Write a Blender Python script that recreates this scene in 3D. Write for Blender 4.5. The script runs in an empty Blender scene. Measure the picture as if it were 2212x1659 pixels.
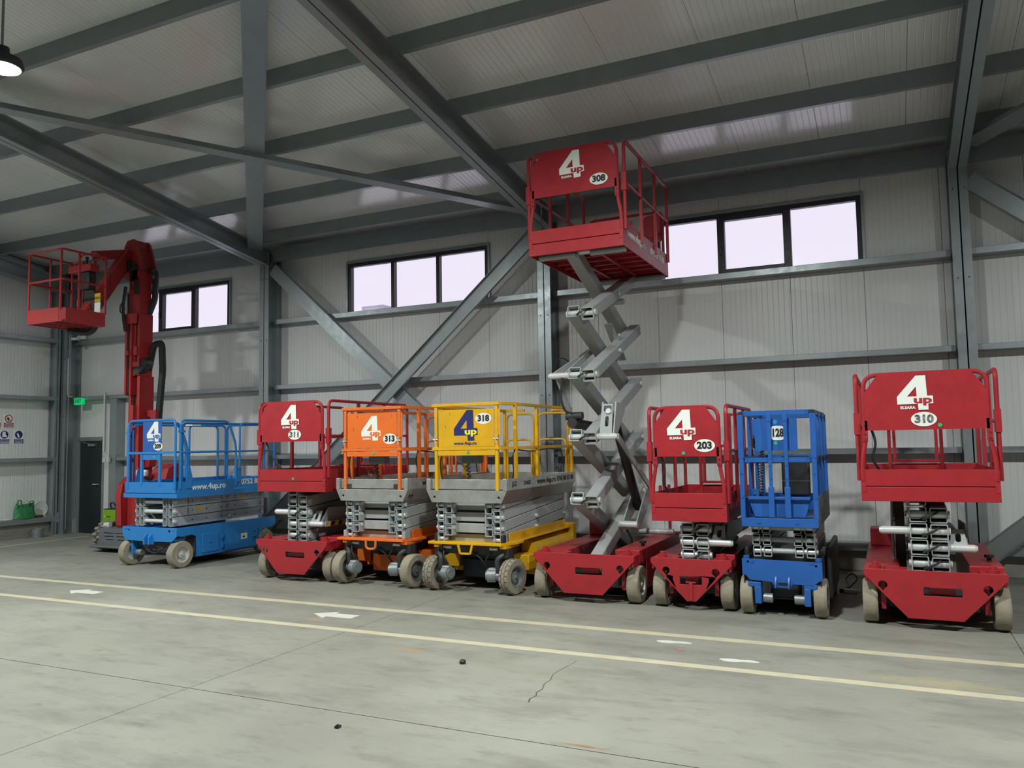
import bpy, bmesh, math, random
from mathutils import Vector as V, Matrix, geometry
random.seed(11)
PI = math.pi
scene = bpy.context.scene
COL = scene.collection

# ------------------------------------------------------------------ camera
YAW, PIT, ROL, FPX = math.radians(-25.2), math.radians(4.22), math.radians(-0.97), 1727.0
fw = V((math.sin(YAW) * math.cos(PIT), math.cos(YAW) * math.cos(PIT), math.sin(PIT)))
r0 = V((math.cos(YAW), -math.sin(YAW), 0)); u0 = r0.cross(fw)
rt = r0 * math.cos(ROL) + u0 * math.sin(ROL); up = u0 * math.cos(ROL) - r0 * math.sin(ROL)
cam = bpy.data.cameras.new('camera'); camo = bpy.data.objects.new('camera', cam); COL.objects.link(camo)
cam.sensor_width = 36.0; cam.lens = 36.0 * FPX / 2212.0; cam.clip_start = 0.05; cam.clip_end = 300
camo.matrix_world = Matrix(((rt.x, up.x, -fw.x, 0), (rt.y, up.y, -fw.y, 0), (rt.z, up.z, -fw.z, 1.7), (0, 0, 0, 1)))
scene.camera = camo
# ------------------------------------------------------------------ world / exposure
w = bpy.data.worlds.new('overcast_sky'); scene.world = w; w.use_nodes = True
bg = w.node_tree.nodes['Background']; bg.inputs['Color'].default_value = (0.80, 0.745, 0.88, 1); bg.inputs['Strength'].default_value = 1.25
vs = scene.view_settings; vs.view_transform = 'Standard'; vs.look = 'None'; vs.exposure = 0.0; vs.gamma = 1.0; vs.use_curve_mapping = False
LAMP_POWER = 300.0
LAMP_COLOR = (0.95, 1.0, 0.955)
# the lamp seen at the picture's edge, and the same row carried through the other bays that the picture shows
LAMPS = [(-7.30, 4.5, ''), (-12.75, 4.5, 'end_bay'), (-1.85, 4.5, 'middle_bay'), (3.60, 4.5, 'right_bay')]

# ------------------------------------------------------------------ materials
MATS = {}
def nodes_of(m):
    m.use_nodes = True
    nt = m.node_tree; b = nt.nodes['Principled BSDF']
    return nt, b
def N(nt, t, **kw):
    n = nt.nodes.new(t)
    for k, v in kw.items():
        if k.startswith('i_'):
            n.inputs[k[2:]].default_value = v
        else: setattr(n, k, v)
    return n
def ramp(nt, fac, a, b, ca=(0, 0, 0, 1), cb=(1, 1, 1, 1)):
    r = nt.nodes.new('ShaderNodeValToRGB'); r.color_ramp.elements[0].position = a; r.color_ramp.elements[1].position = b
    r.color_ramp.elements[0].color = ca; r.color_ramp.elements[1].color = cb
    nt.links.new(fac, r.inputs['Fac']); return r.outputs['Color']
def mix(nt, fac, a, b, blend='MIX'):
    n = nt.nodes.new('ShaderNodeMix'); n.data_type = 'RGBA'; n.blend_type = blend
    for i, v in ((0, fac), (6, a), (7, b)):
        if isinstance(v, (int, float)): n.inputs[i].default_value = v
        elif isinstance(v, tuple): n.inputs[i].default_value = v
        else: nt.links.new(v, n.inputs[i])
    return n.outputs[2]
def noise(nt, scale, detail=4, rough=.55, vec=None):
    n = nt.nodes.new('ShaderNodeTexNoise'); n.inputs['Scale'].default_value = scale; n.inputs['Detail'].default_value = detail; n.inputs['Roughness'].default_value = rough
    if vec is None:
        g = nt.nodes.new('ShaderNodeNewGeometry'); vec = g.outputs['Position']
    nt.links.new(vec, n.inputs['Vector']); return n.outputs['Fac']
def c4(c): return (c[0], c[1], c[2], 1)
def mat(name, col, rough=.5, metal=0.0, dirt=.25, dirtcol=None, dscale=6.0, bump=.0, spec=.5, wear=0.0, wearcol=(.75, .6, .55)):
    if name in MATS: return MATS[name]
    m = bpy.data.materials.new(name); nt, b = nodes_of(m)
    dc = dirtcol or tuple(c * .45 for c in col)
    f = ramp(nt, noise(nt, dscale, 6, .65), .42, .78)
    fm = N(nt, 'ShaderNodeMath', operation='MULTIPLY'); nt.links.new(f, fm.inputs[0]); fm.inputs[1].default_value = dirt
    colr = mix(nt, fm.outputs[0], c4(col), c4(dc))
    if wear > 0:
        f2 = ramp(nt, noise(nt, dscale * 5, 8, .75), .70, .74)
        w2 = N(nt, 'ShaderNodeMath', operation='MULTIPLY'); nt.links.new(f2, w2.inputs[0]); w2.inputs[1].default_value = wear
        colr = mix(nt, w2.outputs[0], colr, c4(wearcol))
    nt.links.new(colr, b.inputs['Base Color'])
    rr = N(nt, 'ShaderNodeMapRange'); nt.links.new(noise(nt, dscale * 2.3, 4), rr.inputs[0]); rr.inputs[3].default_value = max(.05, rough - .1); rr.inputs[4].default_value = min(1, rough + .1)
    nt.links.new(rr.outputs[0], b.inputs['Roughness'])
    b.inputs['Metallic'].default_value = metal; b.inputs['Specular IOR Level'].default_value = spec
    if bump > 0:
        bp = N(nt, 'ShaderNodeBump'); bp.inputs['Strength'].default_value = bump; bp.inputs['Distance'].default_value = .01
        nt.links.new(noise(nt, dscale * 6, 5), bp.inputs['Height']); nt.links.new(bp.outputs[0], b.inputs['Normal'])
    MATS[name] = m; return m
def flat(name, col, rough=.6, emit=0.0, metal=0.0):
    if name in MATS: return MATS[name]
    m = bpy.data.materials.new(name); nt, b = nodes_of(m)
    b.inputs['Base Color'].default_value = c4(col); b.inputs['Roughness'].default_value = rough; b.inputs['Metallic'].default_value = metal
    if emit > 0:
        b.inputs['Emission Color'].default_value = c4(col); b.inputs['Emission Strength'].default_value = emit
    MATS[name] = m; return m
def panel_mat(name, col, axis, pitch=.0715, rough=.36, strength=.55, spec=.5):
    m = bpy.data.materials.new(name); nt, b = nodes_of(m)
    g = nt.nodes.new('ShaderNodeNewGeometry'); s = N(nt, 'ShaderNodeSeparateXYZ'); nt.links.new(g.outputs['Position'], s.inputs[0])
    d = N(nt, 'ShaderNodeMath', operation='DIVIDE'); nt.links.new(s.outputs[axis], d.inputs[0]); d.inputs[1].default_value = pitch
    fr = N(nt, 'ShaderNodeMath', operation='FRACT'); nt.links.new(d.outputs[0], fr.inputs[0])
    sb = N(nt, 'ShaderNodeMath', operation='SUBTRACT'); nt.links.new(fr.outputs[0], sb.inputs[0]); sb.inputs[1].default_value = .5
    ab = N(nt, 'ShaderNodeMath', operation='ABSOLUTE'); nt.links.new(sb.outputs[0], ab.inputs[0])
    mr = N(nt, 'ShaderNodeMapRange'); mr.interpolation_type = 'SMOOTHSTEP'; nt.links.new(ab.outputs[0], mr.inputs[0])
    mr.inputs[1].default_value = .40; mr.inputs[2].default_value = .5; mr.inputs[3].default_value = 1; mr.inputs[4].default_value = 0
    bp = N(nt, 'ShaderNodeBump'); bp.inputs['Strength'].default_value = strength; bp.inputs['Distance'].default_value = .003
    nt.links.new(mr.outputs[0], bp.inputs['Height']); nt.links.new(bp.outputs[0], b.inputs['Normal'])
    f = ramp(nt, noise(nt, .9, 4), .35, .75)
    nt.links.new(mix(nt, f, c4(col), c4(tuple(c * .93 for c in col))), b.inputs['Base Color'])
    b.inputs['Roughness'].default_value = rough; b.inputs['Specular IOR Level'].default_value = spec
    return m
M_WALLX = panel_mat('white_wall_panel_sheet', (.71, .715, .725), 0, strength=.85)
M_WALLY = panel_mat('white_wall_panel_sheet_end', (.72, .73, .735), 1, strength=.85)
M_CEIL = panel_mat('white_roof_panel_sheet', (.71, .715, .725), 0, rough=.22, strength=.9, spec=1.0)
M_CEIL.node_tree.nodes['Principled BSDF'].inputs['Coat Weight'].default_value = .8; M_CEIL.node_tree.nodes['Principled BSDF'].inputs['Coat Roughness'].default_value = .14
M_GALV = mat('galvanised_steel', (.33, .365, .385), .36, .55, .35, (.21, .24, .255), 4.0)
M_RED = mat('red_paint', (.37, .018, .027), .42, 0, .4, (.20, .012, .018), 5.0, wear=.10, wearcol=(.6, .25, .25))
M_REDB = mat('red_boom_paint', (.36, .02, .022), .4, 0, .35, (.14, .01, .012), 4.0)
M_BLUE = mat('light_blue_paint', (.018, .20, .56), .4, 0, .25, (.012, .10, .3), 4.0)
M_BLUE2 = mat('blue_paint', (.016, .105, .40), .42, 0, .3, (.01, .05, .2), 5.0)
M_ORANGE = mat('orange_paint', (.80, .16, .02), .42, 0, .3, (.45, .08, .02), 5.0)
M_YELLOW = mat('yellow_paint', (.74, .40, .008), .42, 0, .4, (.42, .22, .02), 6.0, wear=.12, wearcol=(.3, .2, .08))
M_ALU = mat('scuffed_aluminium', (.52, .52, .51), .36, .6, .7, (.26, .26, .255), 7.0, wear=.25, wearcol=(.75, .75, .73))
M_ARM = mat('grey_scissor_paint', (.40, .43, .45), .45, .1, .3, (.24, .26, .28), 5.0)
M_ARML = mat('light_grey_scissor_paint', (.35, .365, .375), .45, .05, .35, (.22, .23, .235), 6.0)
M_PIN = mat('bare_steel_pin', (.68, .70, .70), .35, .35, .3, (.4, .42, .42), 9.0)
M_TYRE = mat('tan_solid_tyre', (.30, .265, .20), .8, 0, .7, (.14, .125, .095), 7.0, bump=.25)
M_TYREB = mat('black_rubber', (.05, .05, .05), .8, 0, .5, (.14, .13, .11), 8.0, bump=.2)
M_TYREG = mat('dusty_rubber_lugs', (.24, .22, .17), .85, 0, .5, (.1, .1, .09), 8.0)
M_RIM = mat('pale_grey_rim', (.55, .55, .52), .5, .1, .5, (.25, .25, .24), 9.0)
M_RIMD = mat('dark_grey_rim', (.14, .15, .16), .55, .3, .4, (.07, .07, .07), 9.0)
M_DARK = mat('dark_steel', (.05, .053, .06), .5, .3, .4, (.02, .02, .02), 5.0)
M_NAVY = mat('navy_panel', (.018, .022, .045), .45, 0, .3, (.01, .012, .02), 5.0)
M_BLACK = mat('black_plastic', (.018, .018, .02), .5, 0, .3, (.04, .04, .04), 6.0)
M_HOSE = mat('black_hose', (.022, .022, .024), .45, 0, .2, (.05, .05, .05), 6.0)
M_MOTOR = mat('cast_grey_motor', (.30, .33, .34), .45, .5, .5, (.12, .13, .14), 12.0)
M_GREYBOX = mat('grey_plastic_box', (.12, .14, .15), .55, 0, .2)
M_CHASSIS = mat('slate_grey_paint', (.12, .135, .15), .5, 0, .3, (.07, .08, .09), 5.0)
M_FRAME = mat('anthracite_frame', (.022, .022, .028), .4, 0, .1)
M_DOOR = mat('anthracite_door', (.018, .026, .030), .4, 0, .2)
M_CONC = mat('grey_concrete', (.36, .36, .31), .9, 0, .5, (.22, .22, .19), 4.0, bump=.2)
M_WHITE = flat('white_vinyl', (.80, .82, .78), .5)
M_INK = flat('black_vinyl', (.015, .015, .018), .5)
M_NVINK = flat('navy_vinyl', (.015, .02, .14), .5)
M_REDINK = flat('red_vinyl', (.40, .02, .03), .5)
M_ORINK = flat('orange_vinyl', (.75, .15, .02), .5)
M_YLINK = flat('yellow_vinyl', (.85, .75, .05), .5)
M_BLINK = flat('blue_vinyl', (.02, .12, .45), .5)
M_GDOT = flat('green_sticker', (.03, .42, .16), .5)
M_YSTICK = flat('yellow_sticker', (.65, .42, .02), .5)
M_LINE = mat('cream_floor_paint', (.50, .46, .33), .7, 0, .6, (.33, .31, .24), 5.0)
M_MARK = mat('white_floor_paint', (.58, .60, .54), .7, 0, .4, (.42, .42, .38), 6.0)
M_PVC = flat('white_plastic', (.62, .64, .62), .45)

# concrete floor
def floor_mat():
    m = bpy.data.materials.new('worn_concrete_floor'); nt, b = nodes_of(m)
    g = nt.nodes.new('ShaderNodeNewGeometry'); pos = g.outputs['Position']
    mp = N(nt, 'ShaderNodeMapping'); mp.inputs['Scale'].default_value = (.55, 1.5, 1); mp.inputs['Rotation'].default_value = (0, 0, .3); nt.links.new(pos, mp.inputs['Vector'])
    big = ramp(nt, noise(nt, .55, 6, .6), .3, .72)
    col = mix(nt, big, (.20, .20, .172, 1), (.30, .30, .258, 1))
    med = ramp(nt, noise(nt, 1.6, 8, .68, mp.outputs[0]), .50, .74)
    mm = N(nt, 'ShaderNodeMath', operation='MULTIPLY'); nt.links.new(med, mm.inputs[0]); mm.inputs[1].default_value = .62
    col = mix(nt, mm.outputs[0], col, (.12, .12, .098, 1))
    bl = ramp(nt, noise(nt, 5.0, 8, .72, mp.outputs[0]), .53, .74)
    m2 = N(nt, 'ShaderNodeMath', operation='MULTIPLY'); nt.links.new(bl, m2.inputs[0]); m2.inputs[1].default_value = .75
    col = mix(nt, m2.outputs[0], col, (.14, .138, .112, 1))
    fine = ramp(nt, noise(nt, 60, 3, .6), .66, .72)
    m3 = N(nt, 'ShaderNodeMath', operation='MULTIPLY'); nt.links.new(fine, m3.inputs[0]); m3.inputs[1].default_value = .2
    col = mix(nt, m3.outputs[0], col, (.42, .42, .37, 1))
    # individual old stains on the concrete: x, y, rx, ry, colour, amount
    for (sx, sy, rx, ry, c, a) in ((-.86, 4.02, .22, .12, (.13, .125, .10, 1), .75), (-.50, 3.98, .12, .05, (.13, .125, .10, 1), .6), (-3.72, 5.76, .17, .05, (.33, .23, .13, 1), .75), (-1.62, 4.33, .14, .02, (.24, .13, .06, 1), .9),
                                (-5.2, 6.42, .12, .10, (.34, .25, .16, 1), .6), (-4.10, 4.36, .22, .05, (.16, .155, .13, 1), .7), (.2, 6.35, .5, .12, (.42, .36, .20, 1), .45), (-.3, 4.35, .08, .03, (.33, .25, .14, 1), .6), (-.08, 3.92, .08, .04, (.36, .29, .17, 1), .6), (-6.5, 5.0, .6, .25, (.25, .25, .2, 1), .45), (-2.6, 5.6, .6, .14, (.24, .24, .19, 1), .45)):
        sub = N(nt, 'ShaderNodeVectorMath', operation='SUBTRACT'); nt.links.new(pos, sub.inputs[0]); sub.inputs[1].default_value = (sx, sy, 0)
        dv = N(nt, 'ShaderNodeVectorMath', operation='DIVIDE'); nt.links.new(sub.outputs[0], dv.inputs[0]); dv.inputs[1].default_value = (rx, ry, 1)
        ln = N(nt, 'ShaderNodeVectorMath', operation='LENGTH'); nt.links.new(dv.outputs[0], ln.inputs[0])
        nz = noise(nt, 7, 6, .7); ad = N(nt, 'ShaderNodeMath', operation='MULTIPLY_ADD'); nt.links.new(nz, ad.inputs[0]); ad.inputs[1].default_value = 2.2; nt.links.new(ln.outputs['Value'], ad.inputs[2])
        mr = N(nt, 'ShaderNodeMapRange'); nt.links.new(ad.outputs[0], mr.inputs[0]); mr.inputs[1].default_value = 1.5; mr.inputs[2].default_value = 2.3; mr.inputs[3].default_value = a; mr.inputs[4].default_value = 0
        col = mix(nt, mr.outputs[0], col, c)
    nt.links.new(col, b.inputs['Base Color'])
    rr = N(nt, 'ShaderNodeMapRange'); nt.links.new(noise(nt, 2.0, 5), rr.inputs[0]); rr.inputs[3].default_value = .5; rr.inputs[4].default_value = .8; nt.links.new(rr.outputs[0], b.inputs['Roughness'])
    bp = N(nt, 'ShaderNodeBump'); bp.inputs['Strength'].default_value = .12; bp.inputs['Distance'].default_value = .005; nt.links.new(noise(nt, 30, 5), bp.inputs['Height']); nt.links.new(bp.outputs[0], b.inputs['Normal'])
    b.inputs['Specular IOR Level'].default_value = .35
    return m
M_FLOOR = floor_mat()

# ------------------------------------------------------------------ mesh builder
def frame_for(d, upv=(0, 0, 1)):
    d = V(d).normalized(); u = V(upv)
    if abs(d.dot(u.normalized())) > .98: u = V((0, 1, 0))
    s = d.cross(u).normalized(); u = s.cross(d).normalized()
    return d, s, u
def fillet(pts, r, n=5):
    pts = [V(p) for p in pts]; out = [pts[0]]
    for i in range(1, len(pts) - 1):
        a, b, c = pts[i - 1], pts[i], pts[i + 1]
        d1, d2 = (a - b), (c - b); rr = min(r, d1.length * .49, d2.length * .49)
        p1 = b + d1.normalized() * rr; p2 = b + d2.normalized() * rr
        for k in range(n + 1):
            t = k / n; out.append(p1 * (1 - t) ** 2 + b * 2 * t * (1 - t) + p2 * t * t)
    out.append(pts[-1]); return out
def circle(cx, cz, r, n=16, r2=None):
    r2 = r2 or r
    return [(cx + r * math.cos(2 * PI * k / n), cz + r2 * math.sin(2 * PI * k / n)) for k in range(n)]
def rrect(x0, x1, z0, z1, r, n=4):
    o = []
    for cx, cz, a0 in ((x1 - r, z1 - r, 0), (x0 + r, z1 - r, 90), (x0 + r, z0 + r, 180), (x1 - r, z0 + r, 270)):
        for k in range(n + 1):
            a = math.radians(a0 + 90 * k / n); o.append((cx + r * math.cos(a), cz + r * math.sin(a)))
    return o
class MB:
    def __init__(s): s.v = []; s.f = []; s.s = []
    def add(s, vs, fs, sm=False):
        o = len(s.v); s.v += [tuple(v) for v in vs]; s.f += [tuple(i + o for i in f) for f in fs]; s.s += [sm] * len(fs); return s
    def box(s, x0, x1, y0, y1, z0, z1):
        vs = [(x, y, z) for z in (z0, z1) for y in (y0, y1) for x in (x0, x1)]
        return s.add(vs, [(0, 2, 3, 1), (4, 5, 7, 6), (0, 1, 5, 4), (2, 6, 7, 3), (0, 4, 6, 2), (1, 3, 7, 5)])
    def prof(s, poly, p, q, U, W, sm=False):
        """extrude a 2D outline (u, w) from p to q"""
        p, q, U, W = V(p), V(q), V(U), V(W); n = len(poly)
        vs = [p + U * a + W * b for a, b in poly] + [q + U * a + W * b for a, b in poly]
        fs = [(i, (i + 1) % n, n + (i + 1) % n, n + i) for i in range(n)]
        s.add(vs, fs, sm); s.add(vs[:n], [tuple(range(n))[::-1]]); s.add(vs[n:], [tuple(range(n))]); return s
    def bar(s, p, q, w, h, upv=(0, 0, 1)):
        d, a, u = frame_for(V(q) - V(p), upv)
        return s.prof([(-w / 2, -h / 2), (w / 2, -h / 2), (w / 2, h / 2), (-w / 2, h / 2)], p, q, a, u)
    def path(s, pts, w, h, upv=(0, 0, 1)):
        for a, b in zip(pts[:-1], pts[1:]): s.bar(a, b, w, h, upv)
        return s
    def boxtube(s, p, q, w, h, t, upv=(0, 0, 1)):
        p, q = V(p), V(q); d, a, u = frame_for(q - p, upv); o = rrect(-w / 2, w / 2, -h / 2, h / 2, min(w, h) * .07, 1); i = rrect(-w / 2 + t, w / 2 - t, -h / 2 + t, h / 2 - t, min(w, h) * .04, 1)
        n = len(o); vs = []
        for e in (p, q):
            vs += [e + a * x + u * y for x, y in o] + [e + a * x + u * y for x, y in i]
        fs = []
        for k in range(n):
            k2 = (k + 1) % n
            fs += [(k, k2, 2 * n + k2, 2 * n + k), (n + k2, n + k, 3 * n + k, 3 * n + k2), (k2, k, n + k, n + k2), (2 * n + k, 2 * n + k2, 3 * n + k2, 3 * n + k)]
        return s.add(vs, fs)
    def cyl(s, p, q, r, n=16, r2=None):
        p, q = V(p), V(q); d, a, u = frame_for(q - p); r2 = r if r2 is None else r2
        c = [(math.cos(2 * PI * k / n), math.sin(2 * PI * k / n)) for k in range(n)]
        v1 = [p + a * x * r + u * y * r for x, y in c]; v2 = [q + a * x * r2 + u * y * r2 for x, y in c]
        s.add(v1 + v2, [(k, (k + 1) % n, n + (k + 1) % n, n + k) for k in range(n)], True)
        s.add(v1, [tuple(range(n))[::-1]]); s.add(v2, [tuple(range(n))]); return s
    def tube(s, pts, r, n=8, closed=False):
        pts = [V(p) for p in pts]; m = len(pts); rings = []; pu = None
        for i in range(m):
            if closed: t = pts[(i + 1) % m] - pts[i - 1]
            else: t = pts[min(i + 1, m - 1)] - pts[max(i - 1, 0)]
            t.normalize()
            if pu is None: _, a, u = frame_for(t)
            else:
                u = (pu - t * pu.dot(t)); u = u.normalized() if u.length > 1e-6 else frame_for(t)[2]; a = t.cross(u).normalized()
            pu = u
            rings.append([pts[i] + a * math.cos(2 * PI * k / n) * r + u * math.sin(2 * PI * k / n) * r for k in range(n)])
        vs = [v for ring in rings for v in ring]; fs = []
        for i in range(m if closed else m - 1):
            j = (i + 1) % m
            for k in range(n): fs.append((i * n + k, i * n + (k + 1) % n, j * n + (k + 1) % n, j * n + k))
        s.add(vs, fs, True)
        if not closed: s.add(rings[0], [tuple(range(n))[::-1]]); s.add(rings[-1], [tuple(range(n))])
        return s
    def sheet(s, outer, holes, O, U, W, t):
        """flat plate with holes: outline in (u, w), thickness t along U x W"""
        O, U, W = V(O), V(U), V(W); Nn = U.cross(W).normalized()
        loops = [outer] + list(holes); allp = [p for l in loops for p in l]
        tris = geometry.tessellate_polygon([[V((a, b, 0)) for a, b in l] for l in loops]); n = len(allp)
        f = [O + U * a + W * b for a, b in allp]; bk = [p + Nn * t for p in f]
        fs = []
        for tr in tris: fs += [tuple(tr), tuple(n + i for i in reversed(tr))]
        o = 0
        for l in loops:
            m = len(l)
            for k in range(m): fs.append((o + k, o + (k + 1) % m, n + o + (k + 1) % m, n + o + k))
            o += m
        return s.add(f + bk, fs)
    def lathe(s, prof, c, axis=(1, 0, 0), n=28):
        c = V(c); d, a, u = frame_for(axis); vs = []
        for h, r in prof: vs += [c + d * h + (a * math.cos(2 * PI * k / n) + u * math.sin(2 * PI * k / n)) * r for k in range(n)]
        fs = []
        for i in range(len(prof) - 1):
            for k in range(n): fs.append((i * n + k, i * n + (k + 1) % n, (i + 1) * n + (k + 1) % n, (i + 1) * n + k))
        s.add(vs, fs, True); return s
    def build(s, name, m, parent=None, bevel=0.0, angle=35):
        me = bpy.data.meshes.new(name); me.from_pydata(s.v, [], s.f); me.validate()
        bm = bmesh.new(); bm.from_mesh(me); bmesh.ops.recalc_face_normals(bm, faces=bm.faces); bm.to_mesh(me); bm.free()
        if len(me.polygons) == len(s.s): me.polygons.foreach_set('use_smooth', s.s)
        else: me.polygons.foreach_set('use_smooth', [True] * len(me.polygons))
        me.set_sharp_from_angle(angle=math.radians(angle))
        me.materials.append(m); o = bpy.data.objects.new(name, me); COL.objects.link(o)
        if parent is not None: o.parent = parent
        if bevel > 0:
            b = o.modifiers.new('soft_edge', 'BEVEL'); b.width = bevel; b.segments = 2; b.limit_method = 'ANGLE'; b.angle_limit = math.radians(50)
        return o
def thing(name, label, cat, loc=(0, 0, 0), rz=0.0, group=None):
    o = bpy.data.objects.new(name, None); COL.objects.link(o); o.location = loc; o.rotation_euler = (0, 0, rz); o.empty_display_size = .1
    return tag(o, label, cat, group)
def tag(o, label, cat, group=None):
    o['label'] = label; o['category'] = cat
    if group: o['group'] = group
    return o
def struct(o, label=None):
    o['kind'] = 'structure'
    if label: o['label'] = label
    return o
def root(name, label=None):
    o = bpy.data.objects.new(name, None); COL.objects.link(o); return struct(o, label)
def inst(src, parent, name=None, loc=None):
    c = src.copy(); COL.objects.link(c); c.parent = parent
    if loc is not None: c.location = loc
    return c
def text(body, h, m, parent, pos, face='F', bold=.0, sx=1.0, align='CENTER', name='lettering', depth=.0012, width=None):
    cu = bpy.data.curves.new('t', 'FONT'); cu.body = body; cu.size = h / .70; cu.extrude = depth; cu.offset = bold * h; cu.align_x = align; cu.align_y = 'CENTER'; cu.resolution_u = 3
    o = bpy.data.objects.new('t', cu); COL.objects.link(o); dg = bpy.context.evaluated_depsgraph_get(); dg.update()
    me = bpy.data.meshes.new_from_object(o.evaluated_get(dg)); bpy.data.objects.remove(o)
    xs = [v.co.x for v in me.vertices]; zs = [v.co.y for v in me.vertices]
    if width and xs: sx = width / max(1e-6, max(xs) - min(xs))
    for v in me.vertices:
        x, y, z = v.co; x *= sx
        if face == 'F': v.co = (x, -z, y)          # reads from -Y
        elif face == 'R': v.co = (z, x, y)         # reads from +X
        elif face == 'U': v.co = (x, y, z)
    me.materials.clear(); me.materials.append(m)
    t = bpy.data.objects.new(name, me); COL.objects.link(t); t.parent = parent; t.location = pos
    return t

# ================================================================== THE HALL
YW, XE, XR, YF = 11.30, -15.65, 17.4, -11.3         # back wall, left end wall, right end wall, front wall
FX = [-15.42, -10.04, -4.60, 0.89, 6.35, 11.80, 17.2]
SL = .148
def zr(y): return 5.25 + SL * (10.95 - abs(y))       # purlin underside / rafter top
ZR0 = zr(0)
# ---- floor slabs
fl = root('floor', 'worn grey concrete floor with sawn joints')
MB().box(XE - .3, XR + .3, YF - .3, YW + .4, -.12, -.03).build('joint_bed', M_CONC, fl)
gx = [XE - .2, -10.05, -4.60, .86, 6.3, 11.8, XR + .2]; gy = [YF - .2, -6.7, -1.2, 4.28, YW + .35]
for i in range(len(gx) - 1):
    for j in range(len(gy) - 1):
        MB().box(gx[i] + .0035, gx[i + 1] - .0035, gy[j] + .0035, gy[j + 1] - .0035, -.06, 0).build('floor_slab', M_FLOOR, fl)
# ---- back wall: plinth + sandwich panels
P = .915; x0p = -.21
wb = root('wall_back', 'long wall of white ribbed sandwich panels')
MB().box(-14.56, XR + .2, YW - .06, YW + .2, 0, .27).build('plinth', M_CONC, wb, .01); MB().box(XE - .2, -15.36, YW - .06, YW + .2, 0, .27).build('plinth', M_CONC, wb, .01)
WIN = [(-13.935, -11.19), (-8.445, -5.70), (-2.955, -.21)]
WZ0, WZ1 = 3.985, 4.87
k = -17
def wallpanel(xa, xb, z0, z1): MB().box(xa + .002, xb - .002, YW, YW + .08, z0, z1).build('wall_panel', M_WALLX, wb, .003)
DOOR = (-15.30, -14.62, 1.92)
while True:
    xa = x0p + k * P; xb = xa + P; k += 1
    if xb > XR + P: break
    xa = max(xa, XE - .1); xm = (xa + xb) / 2
    if xb < XE: continue
    inwin = any(a - .05 < xm < b + .05 for a, b in WIN)
    if xm < -14.0 and xa < DOOR[1]: wallpanel(xa, min(xb, 99), DOOR[2], 5.62)
    elif inwin: wallpanel(xa, xb, .28, WZ0); wallpanel(xa, xb, WZ1, 5.62)
    else: wallpanel(xa, xb, .28, 5.62)
MB().box(XE - .2, DOOR[0] - .03, YW, YW + .08, .27, DOOR[2]).build('wall_panel', M_GALV, wb)
MB().box(DOOR[1] + .05, -13.935, YW, YW + .08, .28, DOOR[2] + .0).build('wall_panel', M_WALLX, wb)
MB().box(XE - .3, XR + .3, YW + .10, YW + .16, .0, WZ0 - .02).build('outer_sheet', M_GALV, wb)
MB().box(XE - .3, XR + .3, YW + .10, YW + .16, WZ1 + .02, 5.9).build('outer_sheet', M_GALV, wb)
for a, b in ((XE - .3, WIN[0][0]), (WIN[0][1], WIN[1][0]), (WIN[1][1], WIN[2][0]), (WIN[2][1], XR + .3)):
    MB().box(a, b, YW + .10, YW + .16, WZ0 - .02, WZ1 + .02).build('outer_sheet', M_GALV, wb)
# ---- end wall (left)
wl = root('wall_left', 'end wall of white ribbed sandwich panels')
MB().box(XE - .2, XE + .06, YF, YW + .1, 0, .27).build('plinth', M_CONC, wl, .01)
y = YW - .04
while y > YF:
    ya, yb = max(y - P, YF), y
    za, zb = zr(ya) + .18, zr(yb) + .18
    vs = [(x, yy, z) for x in (XE, XE - .08) for yy, z in ((ya + .002, .28), (yb - .002, .28), (yb - .002, zb), (ya + .002, za))]
    MB().add(vs, [(0, 1, 2, 3), (7, 6, 5, 4), (0, 4, 5, 1), (1, 5, 6, 2), (2, 6, 7, 3), (3, 7, 4, 0)]).build('wall_panel', M_WALLY, wl, .003)
    y -= P
MB().box(XE - .16, XE - .10, YF - .2, YW + .3, 0, 7.4).build('outer_sheet', M_GALV, wl)
wr = struct(MB().box(XR, XR + .1, YF - .2, YW + .2, 0, 7.4).build('wall_right', M_WALLY))
wf = struct(MB().box(XE - .2, XR + .2, YF - .1, YF, 0, 5.9).build('wall_front', M_WALLX))
# ---- roof
ce = root('ceiling', 'white ribbed roof panels between the purlins')
def roofpanel(xa, xb, ya, yb, th=.06, nm='roof_panel', m=None):
    z = lambda yy: zr(yy) + .2
    vs = [(x, yy, z(yy) + d) for d in (0, th) for (x, yy) in ((xa, ya), (xb, ya), (xb, yb), (xa, yb))]
    return MB().add(vs, [(3, 2, 1, 0), (4, 5, 6, 7), (0, 1, 5, 4), (1, 2, 6, 5), (2, 3, 7, 6), (3, 0, 4, 7)]).build(nm, m or M_CEIL, ce)
x = XE - .15 + .02; PW = .985
xs = -1.625 - PW * 15
while xs < XR + .2:
    roofpanel(xs + .002, xs + PW - .002, 0, YW + .3); xs += PW
roofpanel(XE - .3, XR + .3, YF - .2, 0)
MB().add([(x_, y_, zr(y_) + .2 + d) for d in (.08, .14) for x_, y_ in ((XE - .4, 0), (XR + .4, 0), (XR + .4, YW + .4), (XE - .4, YW + .4))], [(3, 2, 1, 0), (4, 5, 6, 7), (0, 1, 5, 4), (1, 2, 6, 5), (2, 3, 7, 6), (3, 0, 4, 7)]).build('outer_roof_sheet', M_GALV, ce)

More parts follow.
